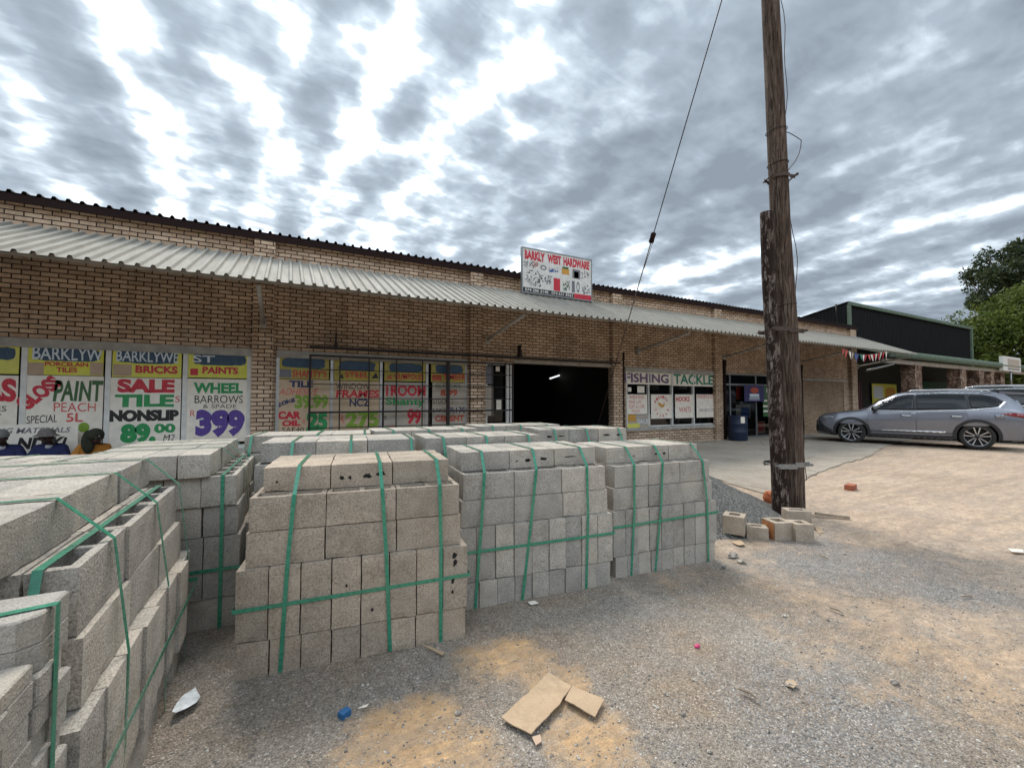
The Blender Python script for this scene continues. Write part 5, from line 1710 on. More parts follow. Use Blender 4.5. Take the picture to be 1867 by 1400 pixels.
def man(px, py, Y, jacket, hat, lean, turn, label, hunch=0.0, s=.96):
    """Sitting on a low ledge, back to the wall, facing the yard (local -y); px, py: crown of the head."""
    x_, zt = wp(px, py, Y)
    seat = zt - .892 * s
    t = empty('person', (x_, Y + .0, 0), turn, label=label, cat='person', group='men seated below the shop window')
    zz = seat
    V = lambda x, y, z: Vector((x * s, y * s, zz + z * s))
    hd = V(lean * .5, -.15 - hunch, .70)
    sk = [V(0, 0, .08), V(0, .01, .25), V(lean * .2, 0 - hunch * .3, .46), V(lean * .4, -.02 - hunch * .7, .60), V(lean * .45, -.05 - hunch * .9, .65), hd, hd + Vector((0, -.015, .085)),
          V(-.165 + lean * .3, -.02 - hunch * .5, .56), V(-.25, -.10, .27), V(-.15, -.30, .16), V(-.11, -.36, .14), V(.165 + lean * .3, -.02 - hunch * .5, .56), V(.25, -.10, .27), V(.15, -.30, .16), V(.11, -.36, .14),
          V(-.10, -.05, .05), V(-.13, -.42, .10), V(-.13, -.46, -.32), V(-.13, -.58, -.36), V(.10, -.05, .05), V(.13, -.42, .10), V(.13, -.46, -.32), V(.13, -.58, -.36)]
    low = max(.02, zz - .42 * s)
    for i in (17, 18, 21, 22): sk[i].z = low + .05
    ed = [(0, 1), (1, 2), (2, 3), (3, 4), (4, 5), (5, 6), (2, 7), (7, 8), (8, 9), (9, 10), (2, 11), (11, 12), (12, 13), (13, 14), (0, 15), (15, 16), (16, 17), (17, 18), (0, 19), (19, 20), (20, 21), (21, 22)]
    k = s
    rad_ = [(.12 * k, .10 * k), (.13 * k, .10 * k), (.13 * k, .09 * k), .055 * k, .05 * k, .074 * k, .088 * k, .055 * k, .042 * k, .032 * k, .028 * k, .055 * k, .042 * k, .032 * k, .028 * k, .085 * k, .06 * k, .045 * k, .035 * k, .085 * k, .06 * k, .045 * k, .035 * k]
    body = skin_mesh('body', sk, ed, rad_, 'skin', t)
    # jacket: the same torso and sleeves, a little fuller
    ji = [0, 1, 2, 3, 7, 8, 9, 11, 12, 13]
    jv = [sk[i] for i in ji]
    je = [(0, 1), (1, 2), (2, 3), (2, 4), (4, 5), (5, 6), (2, 7), (7, 8), (8, 9)]
    jr = [(.15 * k, .125 * k), (.165 * k, .125 * k), (.165 * k, .115 * k), (.062 * k, .055 * k), .078 * k, .066 * k, .052 * k, .078 * k, .066 * k, .052 * k]
    skin_mesh('jacket', jv, je, jr, jacket, t)
    ti = [0, 15, 16, 17, 19, 20, 21]
    skin_mesh('trousers', [sk[i] for i in ti], [(0, 1), (1, 2), (2, 3), (0, 4), (4, 5), (5, 6)], [(.15 * k, .12 * k), .10 * k, .075 * k, .06 * k, .10 * k, .075 * k, .06 * k], 'trouser', t)
    hc_ = hd + Vector((0, -.01, .05))
    mb = MB()     # nose, ears, brow on the face
    ell(mb, hc_ + Vector((0, -.088, -.02)) * k, (.017 * k, .022 * k, .026 * k), 8, 6)
    for sx_ in (-1, 1): ell(mb, hc_ + Vector((sx_ * .082, .0, -.01)) * k, (.012 * k, .02 * k, .03 * k), 8, 6)
    ell(mb, hc_ + Vector((0, -.070, -.068)) * k, (.030 * k, .02 * k, .012 * k), 8, 6)
    fuse(body, mb)
    for sx_ in (-1, 1):
        mb = MB(); ell(mb, hc_ + Vector((sx_ * .032, -.074, .012)) * k, (.013 * k, .010 * k, .008 * k), 8, 6); mb.build('eye', M['shirt'], t)
    mb = MB()
    top = hc_ + Vector((0, .008, .055)) * k
    if hat == 'bucket':
        mb.lathe([(.105 * k, .0), (.099 * k, .035 * k), (.085 * k, .062 * k), (.05 * k, .08 * k), (.0, .085 * k)], 20, 0, Matrix.Translation(top))
        mb.lathe([(.104 * k, .0), (.155 * k, -.035 * k), (.157 * k, -.042 * k), (.100 * k, -.008 * k)], 20, 0, Matrix.Translation(top))
        mb.build('hat', M['hat_stripe'], t)
    elif hat == 'knit':
        ell(mb, top + Vector((0, 0, -.01)), (.105 * k, .112 * k, .098 * k), 18, 8, -.25); mb.build('hat', M['hat_knit'], t)
    else:
        ell(mb, top + Vector((-.012, .02, -.02)), (.112 * k, .122 * k, .108 * k), 18, 8, -.5); mb.build('hat', M['hat_camo'], t)
        mb = MB(); ell(mb, top + Vector((-.10, .06, -.14)) * k, (.09 * k, .06 * k, .20 * k), 14, 8); mb.build('hood', M['hat_camo'], t)
    mb = MB(); ell(mb, sk[3] + Vector((0, -.05, -.01)) * k, (.05 * k, .045 * k, .04 * k), 10, 6); mb.build('collar', M['shirt'] if jacket == 'jacket_blue' else M[jacket], t)
    for sx_ in (18, 22):
        mb = MB(); ell(mb, sk[sx_] + Vector((0, 0, -.01)), (.05 * k, .12 * k, .05 * k), 12, 8); mb.build('shoe', M['shoe'], t)
    for sx_, hi_ in ((-1, 10), (1, 14)):
        mb = MB(); hp = sk[hi_]
        ell(mb, hp, (.042 * k, .048 * k, .022 * k), 10, 6)
        for q in range(4): mb.tube([hp + Vector(((q - 1.5) * .019, -.03, .005)) * k, hp + Vector(((q - 1.5) * .019, -.075 + abs(q - 1.4) * .006, -.004)) * k, hp + Vector(((q - 1.5) * .018, -.092 + abs(q - 1.4) * .008, -.024)) * k], [.009 * k, .008 * k, .006 * k], 6)
        mb.tube([hp + Vector((-sx_ * .035, 0, .006)) * k, hp + Vector((-sx_ * .06, -.03, 0)) * k, hp + Vector((-sx_ * .055, -.055, -.01)) * k], [.011 * k, .009 * k, .007 * k], 6)
        fuse(body, mb)
    return x_, seat


seats = [man(12, 781, 9.5, 'jacket_blue', 'knit', -.06, R(8), 'seated man in a grey knitted cap and blue work jacket'),
         man(94, 780, 9.5, 'jacket_blue', 'bucket', .02, R(-4), 'seated man in a striped bucket hat and blue work jacket'),
         man(166, 780, 9.45, 'jacket_orange', 'camo', .16, R(14), 'seated man in an orange jacket with a dark hood', hunch=.06)]
zs = min(q for _, q in seats)
mb = MB(); mb.box(seats[0][0] - .6, seats[2][0] + .5, 9.36, 9.86, -.02, zs + .03)
tag(mb.build('ledge', M['lintel']), 'low concrete ledge under the window where the men sit', 'ledge')
# ---------------------------------------------------------------- cars
def carpaint(name, col):
    mt, nt, b = newmat(name)
    N = NT(nt)
    b.inputs['Metallic'].default_value = .55
    b.inputs['Coat Weight'].default_value = 1.0
    b.inputs['Coat Roughness'].default_value = .06
    dirt = N.ramp(N.noise(N.coord(), 3, 5, .6), (.3, .9), (.7, 1.05))
    N.put(b.inputs['Base Color'], N.mix(1.0, col, dirt, 'MULTIPLY'))
    N.put(b.inputs['Roughness'], N.math('MULTIPLY_ADD', N.noise(N.coord(), 5, 4), .15, .27))
    return mt


M['paint_silver'] = carpaint('paint_grey_blue', (0.20, 0.21, 0.245))
M['paint_black'] = carpaint('paint_dark', (0.025, 0.027, 0.032))
mt, nt, b = newmat('car_glass')
b.inputs['Base Color'].default_value = (.012, .015, .018, 1); b.inputs['Roughness'].default_value = .06; b.inputs['Specular IOR Level'].default_value = .35
M['car_glass'] = mt
M['chrome'] = plain('chrome_trim', (.62, .64, .66), .18, .95, var=.05)
M['rim_silver'] = plain('rim_silver', (.58, .59, .61), .28, .85, var=.1)
M['cladding'] = plain('black_plastic', (.022, .022, .024), .55)
M['tyre'] = plain('tyre', (.025, .024, .023), .85, var=.3)
M['lamp_red'] = plain('lamp_red', (.22, .012, .018), .12, coat=1, var=.05)
M['lamp_clear'] = plain('lamp_clear', (.30, .33, .36), .1, .3, coat=1, var=.1)


def interp(tab, x):
    for (x0, *a), (x1, *b_) in zip(tab, tab[1:]):
        if x <= x1 or (x1, *b_) == tuple(tab[-1]):
            t = max(0, min(1, (x - x0) / (x1 - x0)))
            t = t * t * (3 - 2 * t) * .35 + t * .65
            return [p_ + (q - p_) * t for p_, q in zip(a, b_)]


# x from the tail: top z, belt z, sill z, half width at sill, middle, belt, roof
CARTAB = [(-.02, .95, .80, .42, .60, .72, .66, .40), (.06, 1.10, .98, .30, .76, .84, .80, .55), (.22, 1.41, 1.08, .26, .83, .89, .85, .60), (.45, 1.585, 1.12, .24, .86, .915, .875, .62), (.80, 1.63, 1.12, .23, .88, .93, .89, .635),
          (1.5, 1.65, 1.09, .22, .89, .93, .895, .65), (2.3, 1.64, 1.06, .22, .89, .93, .895, .655), (2.65, 1.59, 1.045, .22, .89, .93, .895, .65), (3.05, 1.40, 1.03, .22, .885, .93, .89, .665), (3.42, 1.13, 1.02, .22, .88, .93, .88, .70),
          (3.60, 1.065, 1.00, .22, .88, .93, .87, .70), (4.1, 1.01, .95, .23, .87, .925, .85, .66), (4.45, .95, .88, .25, .83, .885, .80, .58), (4.63, .84, .78, .27, .74, .80, .70, .48), (4.71, .66, .60, .32, .62, .66, .56, .35)]


def sect(x):
    zt, zb, zs, ws, wm, wb, wr = interp(CARTAB, x)
    g_ = zt - zb
    return [(ws - .07, zs), (ws, zs + .05), (wm - .015, zs + (zb - zs) * .40), (wm, zs + (zb - zs) * .66), (wb + .012, zb - .035), (wb - .012, zb + .02 * min(1, g_ * 4)), (wb + (wr - wb) * .5 + .012, zb + g_ * .48), (wr + .035, zb + g_ * .82), (wr - .03, zt - .035 * min(1, g_ * 3)), (wr * .6, zt - .006), (0, zt)]


def side_w(x, z):
    s_ = sect(x)
    for (w0, z0), (w1, z1) in zip(s_, s_[1:]):
        if z0 <= z <= z1: return w0 + (w1 - w0) * (z - z0) / max(1e-6, z1 - z0)
    return s_[0][0] if z < s_[0][1] else 0


def panel(poly, off, sgn=1, step=.07):
    """Skin over the car's side inside a polygon of (x, z), lying off the body by off."""
    bm_ = bmesh.new()
    vs = []
    for (x0, z0), (x1, z1) in zip(poly, poly[1:] + poly[:1]):
        n_ = max(1, int(math.hypot(x1 - x0, z1 - z0) / step))
        for t in range(n_): vs.append(bm_.verts.new((x0 + (x1 - x0) * t / n_, 0, z0 + (z1 - z0) * t / n_)))
    f = bm_.faces.new(vs)
    bmesh.ops.triangulate(bm_, faces=[f])
    # cut along lines of the body's section so that the skin follows its curve
    lo, hi = min(p_[0] for p_ in poly), max(p_[0] for p_ in poly)
    x = lo + step
    while x < hi:
        bmesh.ops.bisect_plane(bm_, geom=bm_.verts[:] + bm_.edges[:] + bm_.faces[:], plane_co=(x, 0, 0), plane_no=(1, 0, 0)); x += step
    zl, zh = min(p_[1] for p_ in poly), max(p_[1] for p_ in poly)
    z = zl + step
    while z < zh:
        bmesh.ops.bisect_plane(bm_, geom=bm_.verts[:] + bm_.edges[:] + bm_.faces[:], plane_co=(0, 0, z), plane_no=(0, 0, 1)); z += step
    for v in bm_.verts: v.co.y = sgn * (side_w(v.co.x, v.co.z) + off)
    me_ = bpy.data.meshes.new('panel'); bm_.to_mesh(me_); bm_.free()
    for p_ in me_.polygons: p_.use_smooth = True
    return me_


def add_panel(name, poly, off, mat, parent, sgn=1, thick=.004):
    me_ = panel(poly, off, sgn); me_.materials.append(M[mat])
    o = link(name, me_, parent)
    md = o.modifiers.new('thickness', 'SOLIDIFY'); md.thickness = thick; md.offset = 0
    return o


def car(loc, heading, s, paint, label, group):
    t = empty('parked_car', loc, heading, label=label, cat='car', group=group)
    t.scale = (s, s, s)
    n_ = 60
    vs, fs = [], []
    xs_ = [-.02 + 4.73 * (i / n_) for i in range(n_ + 1)]
    m_ = 0
    for x in xs_:
        sc_ = sect(x)
        ring = [(-w, z) for w, z in sc_[:-1]] + [(0, sc_[-1][1])] + [(w, z) for w, z in reversed(sc_[:-1])]
        m_ = len(ring)
        vs += [(x, w, z) for w, z in ring]
    for i in range(n_):
        for k in range(m_):
            fs.append((i * m_ + k, i * m_ + (k + 1) % m_, (i + 1) * m_ + (k + 1) % m_, (i + 1) * m_ + k))
    fs.append(tuple(reversed(range(m_)))); fs.append(tuple(n_ * m_ + k for k in range(m_)))
    me_ = bpy.data.meshes.new('body'); me_.from_pydata(vs, [], fs)
    bm_ = bmesh.new(); bm_.from_mesh(me_); bmesh.ops.recalc_face_normals(bm_, faces=bm_.faces[:]); bm_.to_mesh(me_); bm_.free()
    body = link('body', me_)
    RA, FA, WR = 1.02, 3.76, .365
    cut = MB()
    cuts = []
    for ax in (RA, FA):
        for sg_ in (-1, 1):
            c_ = MB()
            q_ = [(math.cos(2 * math.pi * i / 36) * .415, math.sin(2 * math.pi * i / 36) * .415) for i in range(36)]
            c_.prism(q_, .6, Matrix.Translation((ax, sg_ * .62 + .3, WR)) @ Matrix.Rotation(math.pi / 2, 4, 'X'))
            co = c_.build('cut', M['cladding'])
            bm_ = bmesh.new(); bm_.from_mesh(co.data); bmesh.ops.recalc_face_normals(bm_, faces=bm_.faces[:]); bm_.to_mesh(co.data); bm_.free()
            md = body.modifiers.new('arch', 'BOOLEAN'); md.operation = 'DIFFERENCE'; md.object = co; md.solver = 'EXACT'
            cuts.append(co)
    body.data.materials.append(M[paint])
    dg = bpy.context.evaluated_depsgraph_get()
    m2 = bpy.data.meshes.new_from_object(body.evaluated_get(dg))
    bpy.data.objects.remove(body)
    for c_ in cuts: bpy.data.objects.remove(c_)
    m2.materials.clear(); m2.materials.append(M[paint]); m2.materials.append(M['cladding'])
    for p_ in m2.polygons:
        c_ = p_.center
        p_.use_smooth = True
        if abs(c_.y) < .80 and c_.z < .8 and min(math.hypot(c_.x - RA, c_.z - WR), math.hypot(c_.x - FA, c_.z - WR)) < .42: p_.material_index = 1; p_.use_smooth = False
        if c_.z < .27: p_.material_index = 1
    try:
        m2.set_sharp_from_angle(angle=R(38))
    except Exception: pass
    body = link('body', m2, t)
    for sg_ in (1, -1):
        # glazing: one dark band, its panes split by pillars
        A_ = [(3.28, 1.075), (2.98, 1.29), (2.72, 1.455), (2.52, 1.52), (2.28, 1.54), (2.28, 1.075)]
        B_ = [(2.22, 1.085), (2.22, 1.543), (1.7, 1.555), (1.22, 1.545), (1.16, 1.125)]
        C_ = [(1.10, 1.13), (1.16, 1.543), (.88, 1.525), (.66, 1.465), (.50, 1.34), (.60, 1.21), (.80, 1.155)]
        add_panel('pillar_trim', [(3.31, 1.068), (2.98, 1.275), (2.70, 1.465), (2.5, 1.535), (1.7, 1.563), (.88, 1.53), (.64, 1.47), (.49, 1.34), (.60, 1.20), (1.13, 1.12), (2.25, 1.068)], .001, 'cladding', t, sg_, .002)
        add_panel('side_window', A_, .004, 'car_glass', t, sg_); add_panel('side_window', B_, .004, 'car_glass', t, sg_); add_panel('side_window', C_, .004, 'car_glass', t, sg_)
        add_panel('window_trim', [(3.40, 1.045), (3.30, 1.065), (2.3, 1.066), (1.2, 1.108), (.60, 1.19), (.46, 1.35), (.42, 1.33), (.56, 1.165), (1.15, 1.082), (2.3, 1.043)], .006, 'chrome', t, sg_)
        add_panel('roof_trim', [(3.36, 1.075), (3.02, 1.32), (2.74, 1.485), (2.50, 1.56), (2.2, 1.583), (1.5, 1.598), (.9, 1.578), (.9, 1.555), (1.5, 1.573), (2.2, 1.558), (2.50, 1.535), (2.72, 1.465), (3.0, 1.285), (3.30, 1.075)], .008, 'chrome', t, sg_)
        for nm, poly, hx in (('front_door', [(3.30, .40), (3.36, .70), (3.32, 1.03), (2.26, 1.03), (2.26, .40)], 2.46), ('rear_door', [(2.245, .40), (2.245, 1.03), (1.20, 1.07), (1.18, .80), (1.42, .62), (1.50, .40)], 1.40)):
            dr_ = add_panel(nm, poly, .004, paint, t, sg_, .006)
            y_ = side_w(hx, .90)
            mb = MB(); mb.tube([(hx - .12, sg_ * (y_ + .012), .905), (hx - .06, sg_ * (y_ + .035), .91), (hx + .06, sg_ * (y_ + .035), .91), (hx + .12, sg_ * (y_ + .012), .905)], .017, 8)
            mb.build('handle', M['chrome'], dr_)
        for ax in (RA, FA):
            mb = MB(); vs = []; fs = []
            a0, a1, k_ = -12, 192, 30
            for q in range(k_ + 1):
                an = R(a0 + (a1 - a0) * q / k_)
                for rr_ in (.40, .475):
                    x, z = ax + rr_ * math.cos(an), WR + rr_ * math.sin(an)
                    z = max(z, .24)
                    vs += [(x, sg_ * (side_w(x, z) + .012), z)]
            fs = [(2 * q, 2 * q + 2, 2 * q + 3, 2 * q + 1) for q in range(k_)]
            mb.add(vs, fs)
            o = mb.build('wheel_arch', M['cladding'], t)
            md = o.modifiers.new('thickness', 'SOLIDIFY'); md.thickness = .02; md.offset = 0
        add_panel('sill', [(3.32, .25), (3.32, .36), (1.46, .36), (1.46, .25)], .012, 'cladding', t, sg_)
        add_panel('sill_trim', [(3.05, .455), (3.05, .470), (1.62, .475), (1.62, .425)], .012, 'chrome', t, sg_)
        add_panel('headlight', [(4.20, .82), (4.30, .875), (4.52, .855), (4.58, .79), (4.45, .775)], .006, 'lamp_clear', t, sg_)
        add_panel('tail_light', [(.0, .93), (.10, 1.00), (.35, 1.035), (.58, 1.0), (.40, .945), (.1, .885)], .008, 'lamp_red', t, sg_)
        add_panel('bumper', [(4.69, .36), (4.68, .66), (4.60, .74), (4.50, .60), (4.36, .48), (4.26, .42), (4.24, .28)], .008, 'cladding', t, sg_)
        if sg_ == 1: add_panel('fuel_flap', [(.50, .86), (.50, 1.0), (.68, 1.0), (.68, .86)], .003, paint, t, sg_)
        mb = MB(); ell(mb, (3.17, sg_ * 1.03, 1.10), (.09, .12, .085), 14, 9); ell(mb, (3.19, sg_ * .93, 1.06), (.05, .08, .03), 10, 6); mb.build('wing_mirror', M['paint_black'] if paint != 'paint_black' else M[paint], t)
        mb = MB()
        rp_ = [(x, sg_ * (.60 + .02 * math.sin((x - .7) * 2)), interp(CARTAB, x)[0] + .028) for x in (.70, .78, 1.1, 1.5, 1.9, 2.3, 2.42)]
        rp_[0] = (rp_[0][0], rp_[0][1], rp_[0][2] - .04); rp_[-1] = (rp_[-1][0], rp_[-1][1], rp_[-1][2] - .04)
        mb.tube(rp_, .022, 8); mb.build('roof_rail', M['rim_silver'], t)
        for ax in (RA, FA):
            wl_ = empty('wheel', (ax, sg_ * .80, WR)); wl_.parent = t
            Rm = Matrix.Rotation(-math.pi / 2 * sg_, 4, 'X')
            MB().lathe([(.24, -.11), (.33, -.115), (.355, -.09), (WR, -.05), (WR, .05), (.355, .09), (.335, .112), (.262, .118), (.255, .10), (.25, .02), (.0, .015)], 44, 0, Rm).build('tyre', M['tyre'], wl_)
            mb = MB(); mb.lathe([(.262, .119), (.252, .112), (.245, .06)], 40, 0, Rm)
            for q in range(10):
                a = 2 * math.pi * q / 10 + (.07 if q % 2 else -.07)
                wd_ = .0115
                r0, r1 = .045, .252
                ca, sa = math.cos(a), math.sin(a)
                pts_ = [(r0, -wd_ * .8, .10), (r0, wd_ * .8, .10), (r1, wd_ * 1.25, .112), (r1, -wd_ * 1.25, .112)]
                top = [Rm @ Vector((ca * x - sa * y, sa * x + ca * y, z)) for x, y, z in pts_]
                bot = [Rm @ Vector((ca * x - sa * y, sa * x + ca * y, z - .04)) for x, y, z in pts_]
                mb.add(top + bot, [(0, 1, 2, 3), (7, 6, 5, 4), (0, 4, 5, 1), (1, 5, 6, 2), (2, 6, 7, 3), (3, 7, 4, 0)])
            mb.build('rim', M['rim_silver'], wl_)
            MB().lathe([(.055, .09), (.05, .116), (0, .118)], 18, 0, Rm).build('hub_cap', M['cladding'], wl_)
    # windscreen and rear glass: strips of the body skin
    for nm, xa, xb in (('windscreen', 2.70, 3.42), ('rear_window', .06, .40)):
        vs, fs = [], []
        for i in range(9):
            x = xa + (xb - xa) * i / 8
            s_ = sect(x)
            (w7, z7), (w9, z9), (w10, z10) = s_[8], s_[9], s_[10]
            for w, z in ((-w7 + .03, z7), (-w9, z9), (0, z10), (w9, z9), (w7 - .03, z7)): vs.append((x, w, z + .006))
        fs = [(i * 5 + k, (i + 1) * 5 + k, (i + 1) * 5 + k + 1, i * 5 + k + 1) for i in range(8) for k in range(4)]
        MB().add(vs, fs, 0, None, True).build(nm, M['car_glass'], t)
    mb = MB(); mb.add([(.02, -.55, 1.57), (.02, .55, 1.57), (.55, .60, 1.62), (.55, -.60, 1.62), (.04, -.55, 1.53), (.04, .55, 1.53), (.55, .60, 1.555), (.55, -.60, 1.555)], [(0, 3, 2, 1), (4, 5, 6, 7), (0, 1, 5, 4), (1, 2, 6, 5), (3, 0, 4, 7)])
    mb.build('spoiler', M[paint], t)
    mb = MB(); mb.box(4.60, 4.715, -.42, .42, .40, .70); mb.build('grille', M['cladding'], t)
    return t


fw_, rw_ = gp(1553, 808), gp(1783, 820)
hv_ = (fw_ - rw_).normalized()
hd_ = math.atan2(hv_.y, hv_.x)
s_ = (fw_ - rw_).length / 2.74
lf = Vector((-hv_.y, hv_.x, 0))
org = rw_ - lf * (.91 * s_) - hv_ * (1.02 * s_)
car(org, hd_, s_, 'paint_silver', 'silver grey blue family car parked nose towards the brick shop', 'cars parked by the shops')
org2 = Vector((22.6, 3.4, 0))
car(org2, hd_ + R(1), 1.13, 'paint_black', 'dark car with silver roof rail half hidden behind the silver one', 'cars parked by the shops')

# ---------------------------------------------------------------- the dark clad hall next door
def shift(mb, o):
    for i in range(len(mb.v)): mb.v[i] = mb.v[i] - o
    return mb


BY = 13.0
bx0 = wp(1545, 560, BY)[0]; bz = wp(1545, 553, BY)[1]
bx1 = wp(1768, 605, BY)[0]
hall = empty('dark_hall', (bx0, BY, 0), label='black ribbed metal hall with green edges rising beyond the brick shop', cat='hall building')
O = Vector(hall.location)


def ribwall(p0, p1, z0, zt0, zt1, pitch=.19, rib=.03):
    d_ = Vector((p1[0] - p0[0], p1[1] - p0[1], 0)); L_ = d_.length; d_.normalize(); nn = Vector((d_.y, -d_.x, 0))
    mb = MB(); n_ = int(L_ / pitch); pr_ = []
    for i in range(n_): pr_ += [(i * pitch, 0), (i * pitch + .10, 0), (i * pitch + .12, rib), (i * pitch + .17, rib)]
    pr_.append((L_, 0))
    vs = []
    for u, h_ in pr_:
        q = Vector((p0[0], p0[1], 0)) + d_ * u + nn * h_
        vs += [(q.x, q.y, z0), (q.x, q.y, zt0 + (zt1 - zt0) * u / L_)]
    mb.add(vs, [(2 * i, 2 * i + 2, 2 * i + 3, 2 * i + 1) for i in range(len(pr_) - 1)])
    return mb


zb_ = bz - 2.6
shift(ribwall((bx0, BY), (bx1, BY), 0, bz, bz), O).build('wall', M['black_clad'], hall)
shift(ribwall((bx0, BY + 14), (bx0, BY), 0, zb_, bz), O).build('gable_wall', M['black_clad'], hall)
mb = MB(); mb.quad((bx1, BY, 0), (bx1, BY + 14, 0), (bx1, BY + 14, zb_), (bx1, BY, bz)); mb.quad((bx0, BY + 14, 0), (bx0, BY + 14, zb_), (bx1, BY + 14, zb_), (bx1, BY + 14, 0))
shift(mb, O).build('back_wall', M['black_clad'], hall)
mb = MB(); mb.quad((bx0 - .1, BY - .1, bz + .09), (bx1 + .1, BY - .1, bz + .09), (bx1 + .1, BY + 14.1, zb_ + .09), (bx0 - .1, BY + 14.1, zb_ + .09)); shift(mb, O).build('roof', M['roof_dark'], hall)
mb = MB(); mb.box(bx0 - .05, bx1 + .2, BY - .16, BY - .04, bz - .12, bz + .07); shift(mb, O).build('edge_flashing', M['green_trim'], hall)
for x_ in (bx0, bx1):
    mb = MB(); mb.box(x_ - .14, x_ + .14, BY - .14, BY - .035, 2.5, bz - .122); shift(mb, O).build('corner_flashing', M['green_trim'], hall)
c_ = wp(1521, 540, 12.0)
mb = MB(); mb.tube([(0, 0, 0), (-.25, 0, 1.1), (-.25, 0, 1.55)], [.02, .02, .05], 8)
tag(mb.build('vent_pipe', M['steel_dark'], loc=(c_[0] + .4, 12.0, 5.0)), 'thin leaning vent pipe standing up behind the shop roof', 'pipe')

# ---------------------------------------------------------------- shop front with the green verandah
VY = 9.3
vx0 = wp(1612, 645, VY)[0]
vx1 = wp(1862, 660, VY)[0]
vz = wp(1616, 642, VY)[1]
ver = empty('verandah_shop', (vx0, VY, 0), label='low shop with green verandah roof on rough stone pillars', cat='shop building')
O = Vector(ver.location)
mb = ibr(X1 + .6, vx1, VY - .3, vz - .12, BY - .05, vz + 1.0, .3, .03); shift(mb, O).build('roof', M['green_trim'], ver)
mb = MB(); mb.tube([(vx0 - .2, VY - .34, vz - .12), (vx1, VY - .34, vz - .12)], .17, 12); shift(mb, O).build('gutter', M['green_trim'], ver)
mb = MB(); mb.box(vx0 - .2, vx1, VY - .15, VY + .05, vz - .50, vz - .32); shift(mb, O).build('beam', M['lintel'], ver)
mb = MB(); mb.box(27.0, vx1, 12.31, 12.5, 0, vz + .6); shift(mb, O).build('wall', plain('dark_wall', (.025, .028, .026), .9), ver)
mb = MB(); mb.box(X1 + .5, 26.99, 12.3, 12.5, 0, vz + .6); mb.box(X1 + .5, X1 + .6, 10.5, 12.3, 0, vz); shift(mb, O).build('wall', plain('maroon_wall', (.20, .065, .06), .8, var=.3, scale=2), ver)
ST, nt, b = newmat('rough_stone')
N = NT(nt)
p = N.pos()
sc = N.n('SeparateColor'); nt.links.new(N.vor(p, 5.5, 'Color'), sc.inputs[0])
c = N.ramp(sc.outputs[0], (0, (.12, .07, .05)), (.5, (.25, .16, .115)), (1, (.38, .28, .21)))
ed_ = N.ramp(N.vor(p, 5.5, 'Distance', 'DISTANCE_TO_EDGE'), (0.02, .45), (.10, 1.0))
N.put(b.inputs['Base Color'], N.mix(1.0, c, ed_, 'MULTIPLY')); b.inputs['Roughness'].default_value = .95
N.put(b.inputs['Normal'], N.bump(ed_, 1.0, .05))
for pa, pb_ in ((1657, 1681), (1740, 1761), (1772, 1796), (1799, 1810), (1814, 1832)):
    xa, xb = wp(pa, 690, VY)[0], wp(pb_, 690, VY)[0]
    w_ = min(max(.42, (xb - xa) * .62), .8); xm = (xa + xb) / 2
    bm_ = bmesh.new(); bmesh.ops.create_cube(bm_, size=1); bmesh.ops.subdivide_edges(bm_, edges=bm_.edges[:], cuts=9, use_grid_fill=True)
    for v in bm_.verts:
        v.co = Vector((v.co.x * w_, v.co.y * .55, (v.co.z + .5) * (vz - .5)))
        v.co += Vector((1, 1, 0)) * .06 * noise.noise(v.co * 3.2 + Vector((xm, 0, 0)))
    me_ = bpy.data.meshes.new('pillar'); bm_.to_mesh(me_); bm_.free(); me_.materials.append(ST)
    link('pillar', me_, ver, loc=(xm - O.x, .15, 0))
M['green_gate'] = plain('green_gate', (.02, .11, .055), .5, var=.3, scale=3)
for pa, pb_ in ((1683, 1738), (1762, 1771), (1833, 1867)):
    xa, xb = wp(pa, 700, 11.5)[0], wp(pb_, 700, 11.5)[0]
    mb = MB()
    n_ = max(3, int((xb - xa) / .16))
    for i in range(n_ + 1): mb.box(xa + (xb - xa) * i / n_ - .05, xa + (xb - xa) * i / n_ + .05, 11.48, 11.52, .05, 2.55)
    for z_ in (.2, 1.3, 2.5): mb.box(xa, xb, 11.521, 11.55, z_, z_ + .08)
    shift(mb, O).build('gate', M['green_gate'], ver)
poster((1590, 700, 1635, 735), 'yellow', 'yellow advert board on the maroon wall beyond the shop', Y=12.2, shapes=[('picture', (1592, 702, 1611, 728), 'ink_chalk', 'smear'), ('picture', (1614, 706, 1633, 730), 'ink_orange', 'smear')], name='advert_board', cat='sign')
gt = empty('security_gate', (X1 + .65, 10.6, 0), label='maroon barred gate in the gap beside the brick shop', cat='gate')
mb = MB()
for i in range(9): mb.box(i * .17, i * .17 + .05, 0, .04, .1, 2.3)
mb.build('bar', plain('maroon_paint', (.10, .03, .035), .6), gt)
mb = MB()
for z_ in (.1, 1.2, 2.26): mb.box(0, 1.41, .041, .08, z_, z_ + .06)
mb.build('rail', M['steel_dark'], gt)
x0, x1, z0, z1 = wrect(1829, 651, 1861, 677, VY - .5)
lb = empty('light_box', (x0, VY - .5, z0), label='white box sign on the green verandah roof edge', cat='sign')
mb = MB(); mb.box(0, x1 - x0, 0, .16, 0, z1 - z0); mb.build('case', M['white_paint'], lb)
mb = MB(); w_, h_ = x1 - x0, z1 - z0; mb.quad((w_ * .25, -.004, h_ * .18), (w_ * .92, -.004, h_ * .18), (w_ * .92, -.004, h_ * .85), (w_ * .25, -.004, h_ * .85)); mb.build('face_panel', M['paper_grey'], lb)
mb = MB(); mb.quad((w_ * .25, -.006, h_ * .10), (w_ * .92, -.006, h_ * .10), (w_ * .92, -.006, h_ * .17), (w_ * .25, -.006, h_ * .17)); mb.build('dark_strip', M['ink_grey'], lb)
